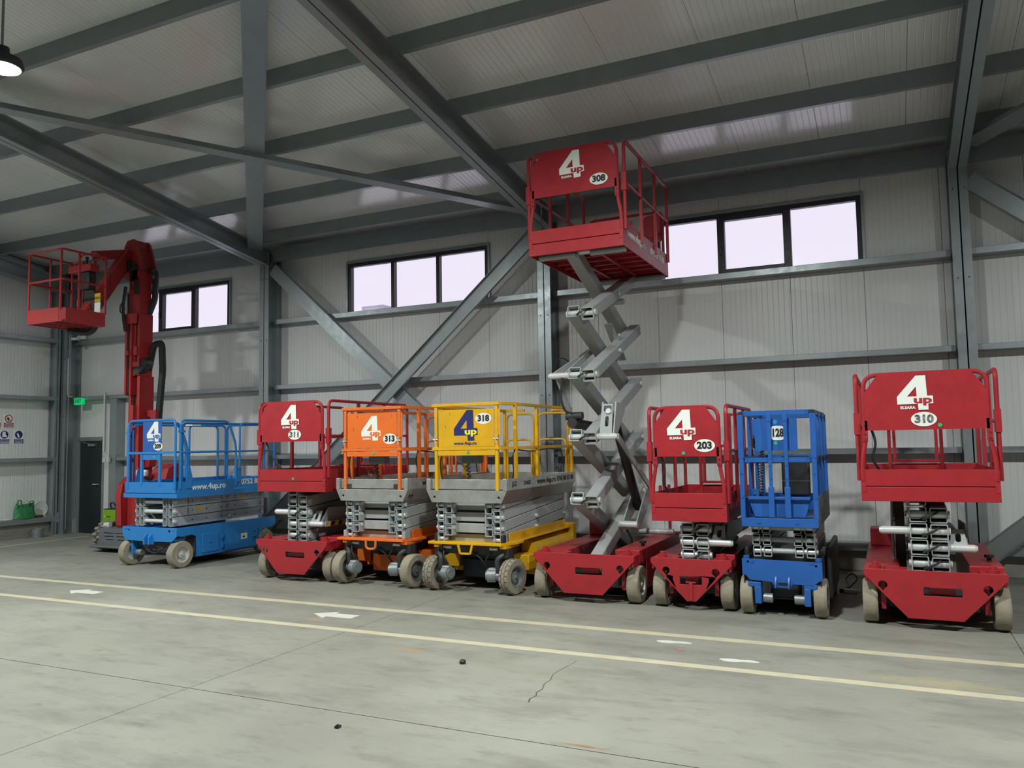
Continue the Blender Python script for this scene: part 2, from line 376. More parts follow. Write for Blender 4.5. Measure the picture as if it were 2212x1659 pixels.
# ---- steel frames: back-to-back channels
def cprof(sgn, d, f, g=.008, t=.005, lip=.02):
    """channel outline: web next to a=g, flanges out to a=f ; (a, b)"""
    o = [(g, -d / 2), (f, -d / 2), (f, -d / 2 + lip), (f - t, -d / 2 + lip), (f - t, -d / 2 + t), (g + t, -d / 2 + t), (g + t, d / 2 - t), (f - t, d / 2 - t), (f - t, d / 2 - lip), (f, d / 2 - lip), (f, d / 2), (g, d / 2)]
    return o if sgn > 0 else [(-a, b) for a, b in reversed(o)]
def double_c(name, p, q, U, W, d, f, m, label=None, n=0):
    r = root(name, label)
    for sg in (1, -1):
        MB().prof(cprof(sg, d, f), p, q, U, W).build('channel', m, r)
    return r
for i, X in enumerate(FX):
    c = double_c('steel_column', (X, 11.115, 0), (X, 11.115, 5.2), (1, 0, 0), (0, 1, 0), .33, .103, M_GALV, 'galvanised double channel wall column')
    MB().box(X - .14, X + .14, 10.93, 11.28, 0, .012).build('base_plate', M_GALV, c)
    for zz in (1.2, 2.4, 3.6, 4.7):
        for sx in (-1, 1): MB().cyl((X + sx * .06, 10.952, zz), (X + sx * .06, 10.944, zz), .009, 8).build('bolt', M_DARK, c)
    tt = V((0, -1, SL)).normalized()
    for side in (1, -1):
        pe = V((X, 11.10 * side, zr(11.1) - .15)); pr_ = V((X, 0, zr(0) - .15))
        nrm = V((0, SL * side, 1)).normalized()
        r = double_c('rafter', pe, pr_, (1, 0, 0), nrm, .30, .103, M_GALV, 'galvanised double channel roof rafter')
        if side < 0:
            double_c('steel_column', (X, -11.115, 0), (X, -11.115, 5.2), (1, 0, 0), (0, 1, 0), .33, .103, M_GALV)
PUR = [10.66, 9.48, 8.20, 6.92, 5.61, 4.3, 3.0, 1.7, .4]
for side in (1, -1):
    for yy in PUR:
        y0 = yy * side; z = zr(yy)
        pp = [(0, 0), (.065 * side, 0), (.065 * side, .018), (.061 * side, .018), (.061 * side, .004), (.004 * side, .004), (.004 * side, .196), (.061 * side, .196), (.061 * side, .182), (.065 * side, .182), (.065 * side, .2), (0, .2)]
        struct(MB().prof(pp, (XE, y0, z), (XR, y0, z), (0, 1, 0), (0, 0, 1)).build('purlin', M_GALV), 'galvanised roof purlin running along the hall')
# ---- eave beams, girts per bay
for i in range(len(FX) - 1):
    a, b = FX[i] + .11, FX[i + 1] - .11
    pp = [(0, 0), (.07, 0), (.07, .02), (.065, .02), (.065, .005), (.005, .005), (.005, .245), (.065, .245), (.065, .23), (.07, .23), (.07, .25), (0, .25)]
    struct(MB().prof(pp, (a, 11.04, 5.035), (b, 11.04, 5.035), (0, 1, 0), (0, 0, 1)).build('eave_beam', M_GALV), 'galvanised eave beam between two columns')
    for zt, h in ((3.985, .085), (2.80, .075), (1.56, .075), (.37, .10)):
        aa = a
        if i == 0 and zt < 1.9: aa = -13.96
        if i == 0 and zt == .37: aa = -13.96
        struct(MB().box(aa, b, 11.09, YW - .001, zt - h, zt).build('wall_girt', M_GALV, None, .004), 'galvanised horizontal wall girt')
for zt, h in ((4.0, .085), (2.80, .075), (1.565, .075), (.37, .10)):
    struct(MB().box(XE + .001, XE + .2, YF + .1, 10.88, zt - h, zt).build('wall_girt', M_GALV, None, .004), 'galvanised girt along the end wall')
gp = root('steel_column', 'narrow channel post on the end wall beside the corner')
for sg in (1, -1): MB().prof(cprof(sg, .2, .05), (XE + .105, 10.86, 0), (XE + .105, 10.86, 5.3), (0, 1, 0), (1, 0, 0)).build('channel', M_GALV, gp)
# ---- wall bracing (channels with flanges)
def brace(p, q, wd, dep, Nn, label, m=M_GALV, name='brace'):
    p, q = V(p), V(q); d = (q - p).normalized(); n = V(Nn).normalized(); s = d.cross(n).normalized(); t = .006
    pp = [(-wd / 2, 0), (wd / 2, 0), (wd / 2, dep), (wd / 2 - t, dep), (wd / 2 - t, t), (-wd / 2 + t, t), (-wd / 2 + t, dep), (-wd / 2, dep)]
    return struct(MB().prof(pp, p, q, s, n).build(name, m), label)
brace((-9.88, 10.985, 4.88), (-4.75, 10.985, .36), .225, -.055, (0, -1, 0), 'galvanised wall brace descending to the right', name='wall_brace')
brace((-4.72, 10.925, 4.84), (-9.90, 10.925, .36), .225, .055, (0, -1, 0), 'galvanised wall brace crossing in front of the other', name='wall_brace')
brace((1.0, 10.985, 4.80), (6.25, 10.985, .36), .225, .055, (0, -1, 0), 'galvanised wall brace descending from the right-hand column', name='wall_brace')
brace((1.0, 10.925, .32), (6.25, 10.925, 4.84), .225, .055, (0, -1, 0), 'galvanised wall brace rising from the foot of the column', name='wall_brace')
for sx in (-9.85, -4.8, 1.05):
    gpz = [(-.12, -.14), (.16, -.14), (.16, .10), (-.12, .10)]
# ---- roof bracing
def rz_(yy, o=-.10): return zr(yy) + o
nr = (0, SL, 1)
brace((-9.95, 10.62, rz_(10.62, -.13)), (-4.70, 4.98, rz_(4.98, -.13)), .25, .05, nr, 'wide galvanised roof brace running toward the column head', M_GALV, 'roof_brace')
brace((-4.72, 10.62, rz_(10.62, -.2)), (-9.95, 5.44, rz_(5.44, -.2)), .17, .07, nr, 'galvanised roof brace crossing under the purlins', M_GALV, 'roof_brace')
brace((1.0, 10.75, rz_(10.75, -.13)), (6.25, 5.0, rz_(5.0, -.13)), .25, .05, nr, 'galvanised roof brace in the far right bay', M_GALV, 'roof_brace')

# ---- windows
M_GLASS = bpy.data.materials.new('window_glass'); nt, b_ = nodes_of(M_GLASS)
tr = nt.nodes.new('ShaderNodeBsdfTransparent'); gl = nt.nodes.new('ShaderNodeBsdfGlossy'); gl.inputs['Roughness'].default_value = .05
mx = nt.nodes.new('ShaderNodeMixShader'); mx.inputs[0].default_value = .07; nt.links.new(tr.outputs[0], mx.inputs[1]); nt.links.new(gl.outputs[0], mx.inputs[2])
nt.links.new(mx.outputs[0], nt.nodes['Material Output'].inputs['Surface'])
for wi, (a, b) in enumerate(WIN):
    r = root('window_%d' % (wi + 1), 'three-pane strip window in a dark frame')
    y0, y1 = YW - .015, YW + .07; z0, z1 = WZ0, WZ1; f = .06
    fr = MB().box(a, b, y0, y1, z1 - f, z1).box(a, b, y0, y1, z0, z0 + .035).box(a, a + f, y0, y1, z0 + .035, z1 - f).box(b - f, b, y0, y1, z0 + .035, z1 - f)
    m1, m2 = a + .93, b - .93; big = wi != 1
    mw = .10 if big else .06
    for mm in (m1, m2): fr.box(mm - mw / 2, mm + mw / 2, y0 - .01, y1, z0 + .035, z1 - f)
    fr.build('window_frame', M_FRAME, r, .004)
    if big:
        MB().box(m1 + mw / 2, m2 - mw / 2, y0 - .02, y1 - .02, z0 + .035, z0 + .085).box(m1 + mw / 2, m2 - mw / 2, y0 - .02, y1 - .02, z1 - f - .05, z1 - f).build('sash', M_FRAME, r)
        MB().box(m1 - .012, m1 + .012, y0 - .045, y0 - .01, z0 + .30, z0 + .42).build('window_handle', M_FRAME, r)
    MB().box(a - .03, b + .03, YW - .03, YW + .01, z1, z1 + .04).box(b, b + .035, YW - .03, YW + .01, z0, z1).box(a - .035, a, YW - .03, YW + .01, z0, z1).build('window_trim', M_GALV, r)
    for xa, xb in ((a + f, m1 - mw / 2), (m1 + mw / 2, m2 - mw / 2), (m2 + mw / 2, b - f)):
        MB().box(xa, xb, YW + .035, YW + .041, z0 + .035, z1 - f).build('pane', M_GLASS, r)
# ---- something outside the middle window
tag(MB().box(-15.6, -13.2, 22.0, 24.5, 0, 6.05).box(-15.75, -14.9, 21.8, 24.6, 5.8, 6.32).build('neighbouring_building', mat('pale_render', (.5, .48, .6), .9)), 'pale flat roof corner seen outside the middle window', 'building')

# ---- door in the corner
d1 = root('door_1', 'dark anthracite fire door in the corner')
MB().box(DOOR[0] + .0, DOOR[1], YW + .0, YW + .06, .01, DOOR[2] - .03).build('door_leaf', M_DOOR, d1, .004)
MB().box(DOOR[0] - .05, DOOR[0], YW - .02, YW + .08, 0, DOOR[2]).box(DOOR[1], DOOR[1] + .05, YW - .02, YW + .08, 0, DOOR[2]).box(DOOR[0] - .05, DOOR[1] + .05, YW - .02, YW + .08, DOOR[2] - .03, DOOR[2] + .05).build('door_frame', M_GALV, d1)
MB().box(-15.0, -14.80, YW - .06, YW, 1.78, 1.83).bar((-15.2, YW - .03, 1.87), (-14.9, YW - .05, 1.82), .02, .012).build('door_closer', M_MOTOR, d1)
MB().cyl((-14.72, YW, 1.0), (-14.72, YW - .05, 1.0), .012).bar((-14.72, YW - .05, 1.0), (-14.84, YW - .05, 1.0), .02, .02).build('door_handle', M_PIN, d1)
# posts beside the door
for xa, wd in ((-14.07, .19),):
    po = root('steel_column', 'short channel post beside the door')
    MB().prof([(-wd / 2, 0), (wd / 2, 0), (wd / 2, .2), (wd / 2 - .006, .2), (wd / 2 - .006, .006), (-wd / 2 + .006, .006), (-wd / 2 + .006, .2), (-wd / 2, .2)], (xa, 11.09, 0), (xa, 11.09, 2.72), (1, 0, 0), (0, 1, 0)).build('channel', M_GALV, po)
# high-bay lamps
M_LENS = flat('lamp_lens', (1.0, 1.0, .92), .4, emit=60.0)
LZ = []
for i, (x, y, off) in enumerate(LAMPS):
    zc = zr(y); h = 5.25
    t = thing('high_bay_lamp', 'glowing high-bay lamp beside the long crossing roof brace' if not off else 'round high-bay lamp hanging in the ' + {'end_bay': 'bay against the end wall', 'middle_bay': 'bay above the raised red lift', 'right_bay': 'bay beyond the last red lift'}[off], 'lamp', (x, y, h), 0, 'high-bay lamps under the roof')
    MB().lathe([(0, .0), (0, .17), (.03, .185), (.09, .17), (.12, .07), (.20, .06), (.20, 0)], (0, 0, 0), (0, 0, 1), 24).build('housing', M_DARK, t)
    MB().lathe([(-.004, 0.0), (-.004, .15), (.001, .16)], (0, 0, 0), (0, 0, 1), 24).build('lens' if not off else 'lens_%s_offscreen' % off, M_LENS, t)
    MB().tube([(0, 0, .2), (0, 0, zc + .18 - h)], .012).build('hanger', M_GALV, t)
    ln_ = 'lamp_light' if not off else 'lamp_%s_offscreen' % off
    L = bpy.data.lights.new(ln_, 'AREA'); L.shape = 'DISK'; L.size = .34; L.energy = LAMP_POWER; L.spread = math.radians(175); L.color = LAMP_COLOR
    lo = bpy.data.objects.new(ln_, L); COL.objects.link(lo); lo.parent = t; lo.location = (0, 0, -.012)

# ================================================================== LIFT PARTS
def logo(parent, x0, zb, h, y, m4=None, mup=None, sub=None, wd=None, name='logo'):
    """the big '4' with 'up' across its foot; x0 left edge, zb bottom, h height"""
    m4 = m4 or M_WHITE; mup = mup or M_REDINK; wd = wd or h * .94
    def c(px, pz): return ((px - 500) / 438 * wd, (510 - pz) / 388 * h)
    outer = [c(*p) for p in ((740, 122), (858, 122), (868, 352), (936, 352), (938, 438), (877, 440), (877, 508), (757, 510), (752, 441), (503, 443), (500, 357))]
    hole = [c(*p) for p in ((738, 245), (625, 356), (742, 356))]
    lg = MB().sheet(outer, [hole], (x0, y - .0015, zb), (1, 0, 0), (0, 0, 1), -.001).build(name, m4, parent)
    a = c(812, 400)
    text('up', h * .20, mup, lg, (x0 + a[0], y - .0035, zb + a[1] + .01 * h), 'F', .055, 1, name='lettering', width=.50 * wd)
    if sub:
        a = c(628, 482); text(sub, h * .075, m4, parent, (x0 + a[0], y - .002, zb + a[1]), 'F', .06, 1, name='small_lettering', width=.42 * wd)
    return lg
def number_plate(parent, x, z, y, num, w=.207, h=.128, rect=False, rough_print=False):
    o = circle(0, 0, w / 2, 28, h / 2) if not rect else rrect(-w / 2, w / 2, -h / 2, h / 2, .045)
    pl = MB().sheet(o, [], (x, y - .0015, z), (1, 0, 0), (0, 0, 1), -.0015).build('number_plate', M_WHITE, parent)
    text(num, h * .52, M_INK if not rough_print else mat('worn_black_print', (.03, .03, .03), .6, 0, .9, (.55, .55, .52), 40.0), pl, (x, y - .004, z), 'F', .06, 1, name='number', width=w * .72)
    return pl
def dot(parent, x, z, y, r=.018):
    return MB().cyl((x, y - .001, z), (x, y - .003, z), r, 14).build('inspection_sticker', M_GDOT, parent)
def wheel(parent, x, y, r, wd, face=1, rim=None, tyre=None, rz=0.0, lugs=0, hexes=False, hubr=.3):
    """face: +1 outer side towards +X"""
    t = MB().lathe([(-wd / 2, r * .62), (-wd / 2, r * .93), (-wd / 2 + .012, r * .985), (-wd / 2 + .03, r), (wd / 2 - .03, r), (wd / 2 - .012, r * .985), (wd / 2, r * .93), (wd / 2, r * .62), (-wd / 2, r * .62)], (0, 0, 0), (1, 0, 0), 32)
    o = t.build('wheel', tyre or M_TYRE, parent); o.location = (x, y, r); o.rotation_euler = (0, 0, rz)
    f = face
    MB().lathe([(f * (wd / 2 - .004), r * .63), (f * (wd / 2 - .004), r * .56), (f * (wd / 2 - .045), r * .52), (f * (wd / 2 - .05), r * hubr), (f * (wd / 2 - .02), r * (hubr - .03)), (f * (wd / 2 - .015), r * .12), (f * (wd / 2 - .0), r * .10), (f * wd / 2, 0)], (0, 0, 0), (1, 0, 0), 28).lathe([(-f * (wd / 2 - .03), r * .63), (-f * (wd / 2 - .05), r * .3), (-f * (wd / 2 - .05), 0)], (0, 0, 0), (1, 0, 0), 20).build('rim', rim or M_RIM, o)
    if hexes:
        g = MB()
        n = 20
        for k in range(n):
            a0, a1, a2 = (2 * PI * (k + q) / n for q in (0, .5, 1)); R = r * 1.001
            for sg in (-1, 1):
                p = [(sg * wd * .12, R * math.cos(a0), R * math.sin(a0)), (sg * wd * .22, R * math.cos(a1), R * math.sin(a1)), (sg * wd * .12, R * math.cos(a2), R * math.sin(a2))]
                g.tube(p, .0035, 4); 
                g.tube([p[1], (sg * wd * .46, R * .99 * math.cos(a1), R * .99 * math.sin(a1))], .0035, 4)
        g.build('tread_groove', M_TYREB, o)['kind'] = 'stuff'
    if lugs:
        g = MB()
        for k in range(lugs):
            for sg in (-1, 1):
                a = 2 * PI * (k + (.5 if sg > 0 else 0)) / lugs
                c_, s_ = math.cos(a), math.sin(a); T = V((0, -s_, c_)); Rv = V((0, c_, s_))
                g.prof([(-wd * .24, -.022), (wd * .24, -.022), (wd * .24, .022), (-wd * .24, .022)], V((sg * wd * .27, 0, 0)) + Rv * (r - .01), V((sg * wd * .27, 0, 0)) + Rv * (r + .012), (1, 0, 0), T)
        g.build('tread_lugs', M_TYREG, o)['kind'] = 'stuff'
    return o
def hose(parent, pts, r=.012, m=None, ribs=False, name='hose'):
    return MB().tube(fillet(pts, .08, 4), r, 7).build(name, m or M_HOSE, parent)
def coil(parent, p, q, r=.02, turns=14, wr=.005, m=None):
    p, q = V(p), V(q); d, a, u = frame_for(q - p); n = turns * 8
    pts = [p + (q - p) * (k / n) + a * r * math.cos(2 * PI * k / 8) + u * r * math.sin(2 * PI * k / 8) for k in range(n + 1)]
    return MB().tube(pts, wr, 5).build('coiled_cable', m or M_HOSE, parent)
def scissor(parent, levels, z0, dz, yf, yb, cols, w, h, m, pinm, ext=.06, t=.009, pin_r=.034, full_pins=True, inner=None, midpins=True, pin_out=.02):
    """cols: list of (x of falling arm, x of rising arm)"""
    for (xl, xr) in cols:
        for j in range(1, levels + 1):
            zt, zb_ = z0 + j * dz, z0 + (j - 1) * dz
            for (x, za, zc) in ((xl, zt, zb_), (xr, zb_, zt)):
                a, b = V((x, yf, za)), V((x, yb, zc)); d = (b - a).normalized()
                MB().boxtube(a - d * ext, b + d * ext, w, h, t).build('scissor_arm', m, parent)
        lo, hi = min(xl, xr) - w / 2 - pin_out, max(xl, xr) + w / 2 + pin_out
        if full_pins:
            for j in range(0, levels + 1):
                for yy in (yf, yb):
                    MB().cyl((lo, yy, z0 + j * dz), (hi, yy, z0 + j * dz), pin_r, 16).build('pivot_pin', pinm, parent)
        if midpins:
            for j in range(levels):
                zz = z0 + (j + .5) * dz; MB().cyl((lo, (yf + yb) / 2, zz), (hi, (yf + yb) / 2, zz), pin_r * .8, 14).build('pivot_pin', pinm, parent)

# ------------------------------------------------------------------ red lifts
def red_lift(c, Y0, hw, pw, zb, z0, dz, levels, cols, aw, yf, yb, label, num, logox, logoz, ox, oz, pan, Lp, tip, slot, hole, dotp=None, raised=False, worn=False, gate=True, group=None, armmat=None):
    t = thing('scissor_lift', label, 'scissor lift', (c, Y0, 0), 0, group)
    # chassis -------------------------------------------------------
    zt = .514
    outer = [(-hw + .012, zt), (-hw, zt - .012), (-hw, zt - .05), (-tip, .096), (tip, .096), (hw, zt - .05), (hw, zt - .012), (hw - .012, zt)]
    def tear(s):
        r = .038; cx, cz = s * hole[0], hole[1]
        p = [(cx + r * math.cos(a), cz + r * math.sin(a)) for a in [math.radians(q) for q in range(-20, 201, 20)]]
        return p + [(cx - r * .7, cz - r * .55), (cx - s * 0, cz - r * 1.45), (cx + r * .7, cz - r * .55)]
    holes = [tear(-1), tear(1), rrect(slot[0], slot[1], slot[2], slot[3], .008, 2)]
    MB().sheet(outer, holes, (0, 0, 0), (1, 0, 0), (0, 0, 1), -.02).build('front_plate', M_RED, t, .003)
    for xa, xb, yb_ in ((-hw + .005, -hw + .17, .24), (-hw + .175, -hw + .36 * hw / .565, .24), (hw - .20, hw - .005, .22)):
        MB().box(xa, xb, .02, yb_, zt - .03, zt - .004).build('deck_plate', M_RED, t, .004)
    MB().box(-hw + .01, -hw + .03, .02, .5, .40, zt - .03).build('wheel_guard', M_RED, t); MB().box(hw - .03, hw - .01, .02, .5, .40, zt - .03).build('wheel_guard', M_RED, t)
    MB().box(-hw + .19, hw - .19, .46, 2.0, .10, .20).build('chassis_pan', M_DARK, t)
    lw = .27 * hw / .565 + .03
    MB().box(-hw + .005, -hw + lw, .50, 2.0, .11, zt - .002).box(-hw + .005, -hw + lw, .24, .5, .42, zt - .002).build('battery_tray', M_RED, t, .006)
    MB().box(hw - lw + .03, hw - .005, .50, 2.0, .11, zt + .03).box(hw - lw + .03, hw - .005, .22, .5, .42, zt + .03).build('battery_tray', M_RED, t, .006)
    MB().box(-hw + .03, -hw + .27, 1.72, 1.98, zt, .70).build('control_cover', M_RED, t, .008)
    for sx in (-1, 1):
        xx = sx * (hw - .10); MB().cyl((xx, .11, zt - .004), (xx, .11, zt + .022), .048, 16).cyl((xx, .11, zt + .022), (xx, .11, zt + .05), .028, 14).build('steering_pivot', M_RED, t)
    MB().cyl((hw - .08, .62, zt + .03), (hw - .08, .62, zt + .06), .02, 12).cyl((hw - .08, .62, zt + .06), (hw - .08, .62, zt + .085), .04, 14).build('filler_cap', M_BLACK, t)
    for sx in (-1, 1):
        wx = sx * (hw - .045 if hw > .5 else hw - .065)
        wheel(t, wx, .235, .195, .125, sx); wheel(t, wx, 1.70, .195, .125, sx)
        MB().box(wx - sx * .11 - .02, wx - sx * .11 + .02, .13, .34, .14, .40).build('steering_yoke', M_RED, t)
    MB().box(-hw + .1, hw - .1, .19, .27, .24, .33).build('axle', M_DARK, t)
    MB().box(slot[0] + .05, slot[1] - .05, .05, .07, slot[2] + .01, slot[3] - .01).build('tow_bar', M_RED, t)
    if hw < .5: MB().box(-.018, .018, -.012, 0, .105, slot[2] + .015).box(-.05, .05, -.012, 0, slot[2] + .015, slot[2] + .03).build('tow_handle', M_RED, t, .003)
    # scissor -------------------------------------------------------
    am = armmat or M_ARML
    scissor(t, levels, z0, dz, yf, yb, cols, aw, aw * .97, am, M_PIN, ext=.055)
    xl, xr = cols[0]; j3, j2 = z0 + 3 * dz, z0 + 2 * dz
    if levels == 5:
        MB().cyl((xl - aw / 2, yf, j3), (xl - .30, yf, j3), .036, 16).cyl((xl - .30, yf, j3), (xl - .325, yf, j3), .036, 16, .024).build('cylinder_pivot', M_PIN, t)
    jr = j2
    MB().cyl((xr + aw / 2, yf, jr), (xr + .27, yf, jr), .036, 16).cyl((xr + .27, yf, jr), (xr + .295, yf, jr), .036, 16, .024).build('cylinder_pivot', M_PIN, t)
    if not raised:
        xx = xr + .15
        MB().sheet([(-.07, 0), (.07, 0), (.05, .17), (-.05, .17)], [rrect(-.022, .022, .04, .13, .02, 3)], (xx, yf - .005, jr + .02), (1, 0, 0), (0, .55, .83), -.015).build('lift_bracket', M_ARML, t)
        MB().add([(xx + .06, yf + .02, jr), (xx + .06, yf + .95, jr + .02), (xx + .06, yf + .95, jr + .17), (xx + .06, yf + .20, jr + .20), (xx + .075, yf + .02, jr), (xx + .075, yf + .95, jr + .02), (xx + .075, yf + .95, jr + .17), (xx + .075, yf + .20, jr + .20)], [(0, 1, 2, 3), (7, 6, 5, 4), (0, 4, 5, 1), (1, 5, 6, 2), (2, 6, 7, 3), (3, 7, 4, 0)]).build('lift_bracket', M_ARML, t)
        MB().cyl((xx, yf + .1, jr + .05), (xx, yf + 1.6, jr + .03), .055, 18).build('hydraulic_cylinder', M_DARK, t)
        if levels == 5 and num == '311':
            bar_ = MB().box(xr + .29, xr + .305, yf + .03, yf + 1.2, jr - .035, jr + .03).build('hazard_bar', M_ARML, t)
            for k in range(7):
                for off, wd_, mm in ((.05, .06, M_YSTICK), (.12, .075, M_INK)):
                    y_ = yf + off + k * .16; X_ = xr + .3065
                    MB().add([(X_, y_, jr - .03), (X_, y_ + wd_, jr - .03), (X_, y_ + wd_ + .03, jr + .025), (X_, y_ + .03, jr + .025)], [(0, 1, 2, 3)]).build('hazard_stripe', mm, bar_)
        if levels == 5:
            xx = xl - .20
            MB().bar((xx, yf + .03, j3), (xx, yf + 1.1, j3 + .16), .02, .06).build('lift_bracket', M_ARML, t)
    for j in range(1, levels):
        if j % 2 == 1 or raised or num == '310':
            zz = z0 + j * dz; y_ = yf - .06
            hose(t, [(xl + .03, y_ + .07, zz - .05), (xl + .05, y_ - .015, zz - .03), ((xl + xr) / 2, y_ - .035, zz - .012), (xr - .02, y_ - .02, zz + .02), (xr + .01, y_ + .06, zz + .05)], .011)
    # platform ------------------------------------------------------
    B = zb; S = B + .133; T = B + .283
    MB().box(-pw, pw, 0, .03, B, S - .004).box(-pw, -pw + .008, .03, Lp, B, T).box(pw - .008, pw, .03, Lp, B, T).box(-pw, pw, Lp, Lp + .02, B, T).box(-pw + .008, pw - .008, .03, Lp, B + .10, B + .115).build('platform', M_RED, t, .003)
    for k in range(7):
        if .34 + k * .24 < Lp: MB().box(-pw + .02, pw - .02, .3 + k * .24, .34 + k * .24, B + .05, B + .10).build('floor_rib', M_RED, t)
    for xa in (-.20, .14): MB().box(xa, xa + .04, .05, Lp, B + .03, B + .10).build('floor_beam', M_RED, t)
    if levels == 5 and not raised:
        MB().box(-.29, -.20, .75, .80, .20, B + .06).build('cable_guide', M_BLACK, t, .006)
        MB().tube([(-.31, .70, .45), (-.315, .70, .8), (-.30, .72, B + .08)], .012, 8).build('cable_guide', M_ARML, t)
    MB().box(-pw, pw, 0, .03, S + .004, T).box(-pw, -pw + .04, -.004, .0, S - .055, S + .02).box(pw - .04, pw, -.004, .0, S - .055, S + .02).build('toe_board', M_RED, t, .003)
    MB().box(-pw + .01, pw - .01, .031, .036, S - .03, S + .03).build('seam_light_stop', M_RED, t)  # added plate behind the toe board seam, blocks light so the gap darkens
    for sx in (-1, 1):
        for zz in (T - .035, T - .075): MB().cyl((sx * (pw - .02), -.001, zz), (sx * (pw - .02), -.009, zz), .011, 10).build('bolt', M_RED, t)
    if raised:
        MB().cyl((-pw + .07, .14, B - .005), (-.04, .14, B - .005), .035, 16).cyl((.13, .14, B - .005), (pw - .02, .14, B - .005), .035, 16).build('roller', M_ARML, t)
        MB().cyl((-pw + .07, 1.80, B - .005), (pw - .02, 1.80, B - .005), .035, 16).build('roller', M_ARML, t)
    # front guard frame with sheet
    p0, p1 = pan; fwid = pw - .055; r = .020
    pts = fillet([(-pw + .02, .012, T - .10), (-pw + .02, .012, T + .09), (-fwid + .0, .012, T + .25), (-fwid + .0, .012, p1), (fwid, .012, p1), (fwid, .012, T + .25), (pw - .02, .012, T + .09), (pw - .02, .012, T - .10)], .12, 6)
    MB().tube(pts, r, 10).build('guard_rail', M_RED, t)
    cut = .17
    sh = [(-fwid + .0, p0), (fwid, p0), (fwid, p1 - cut), (fwid - cut * .75, p1 + .012), (-fwid + cut * .75, p1 + .012), (-fwid, p1 - cut)]
    MB().sheet(sh, [], (0, -.012, 0), (1, 0, 0), (0, 0, 1), -.004).build('front_panel', M_RED, t)
    for sx in (-1, 1):
        MB().box(sx * fwid - .022, sx * fwid + .022, -.012, .035, p0 - .10, p0 + .09).build('clamp_sleeve', M_RED, t)
        for zz in (p0 - .08, p0 - .03, p0 + .06): MB().cyl((sx * fwid, -.012, zz), (sx * fwid, -.018, zz), .008, 8).build('bolt', M_DARK, t)
    # side rails
    zt2 = p1 + .01; zm = T + .42
    for sx in (-1, 1):
        X = sx * (pw + .012)
        MB().tube(fillet([(X, .05, T - .10), (X, .05, zt2), (X, Lp - .02, zt2), (X, Lp - .02, T - .1)], .09, 6), .020, 10).build('side_rail', M_RED, t)
        MB().tube([(X, .05, zm), (X, Lp - .02, zm)], .016, 8).build('mid_rail', M_RED, t)
        for yy in (Lp * .36, Lp * .68): MB().box(X - .016, X + .016, yy - .02, yy + .02, T - .12, zt2 - .02).build('rail_post', M_RED, t)
        MB().box(X - .026, X + .026, .022, .078, zm - .10, zm + .10).build('clamp_sleeve', M_RED, t)
        MB().tube(fillet([(X - sx * .02, .30, T), (X - sx * .02, .30, T + .05), (X - sx * .02, .37, T + .05), (X - sx * .02, .37, T)], .015, 3), .008, 6).build('lashing_eye', M_RED, t)
    # rear
    g1 = pw * .55
    if gate:
        MB().path([(-pw, Lp, zt2 - .05), (-g1, Lp, zt2 - .05)], .03, .03).path([(-g1, Lp, T - .1), (-g1, Lp, zt2 - .03)], .035, .035).build('rear_rail', M_RED, t)
        MB().path([(g1 * .7, Lp, zt2 - .05), (pw, Lp, zt2 - .05)], .03, .03).path([(g1 * .7, Lp, T - .1), (g1 * .7, Lp, zt2 - .03)], .035, .035).build('rear_rail', M_RED, t)
        MB().path([(-g1 + .05, Lp - .03, T + .03), (-g1 + .05, Lp - .03, zm + .02)], .032, .032).path([(-g1 + .03, Lp - .03, zm + .02), (g1 * .7 - .03, Lp - .03, zm + .04)], .032, .032).path([(g1 * .7 - .05, Lp - .03, T + .03), (g1 * .7 - .05, Lp - .03, zm + .04)], .032, .032).path([(-g1 + .03, Lp - .03, T + .03), (g1 * .7 - .03, Lp - .03, T + .03)], .03, .03).build('gate', M_RED, t)
    else:
        for sx in (-1, 1):
            a, b = (-pw + .03, -g1 + .06) if sx < 0 else (g1 - .06, pw - .03)
            MB().sheet(rrect(a, b, T + .18, zm + .12, .08 if b - a > .17 else .05, 4), [], (0, Lp - .01, 0), (1, 0, 0), (0, 0, 1), -.01).build('rear_panel', M_RED, t)
        MB().tube(fillet([(-pw + .05, Lp, T - .1), (-pw + .05, Lp, zm + .15), (pw - .05, Lp, zm + .15), (pw - .05, Lp, T - .1)], .1, 5), .018, 8).build('rear_rail', M_RED, t)
    hose(t, [(-fwid + .05, .03, p0 + .02), (-fwid + .09, .06, p0 - .12), (-fwid + .04 + .10 * (num == '311'), .10, T + .1), (-fwid + .10 + .14 * (num == '311'), .14, T)], .009 if raised else .012)
    # marks
    yf_ = -.016
    logo(t, logox, logoz, .308, yf_, sub='ELSARA')
    number_plate(t, ox, oz, yf_, num, rough_print=worn)
    if dotp: dot(t, dotp[0], dotp[1], yf_ if dotp[1] > T + .1 else -.0)
    return t, T, S, Lp

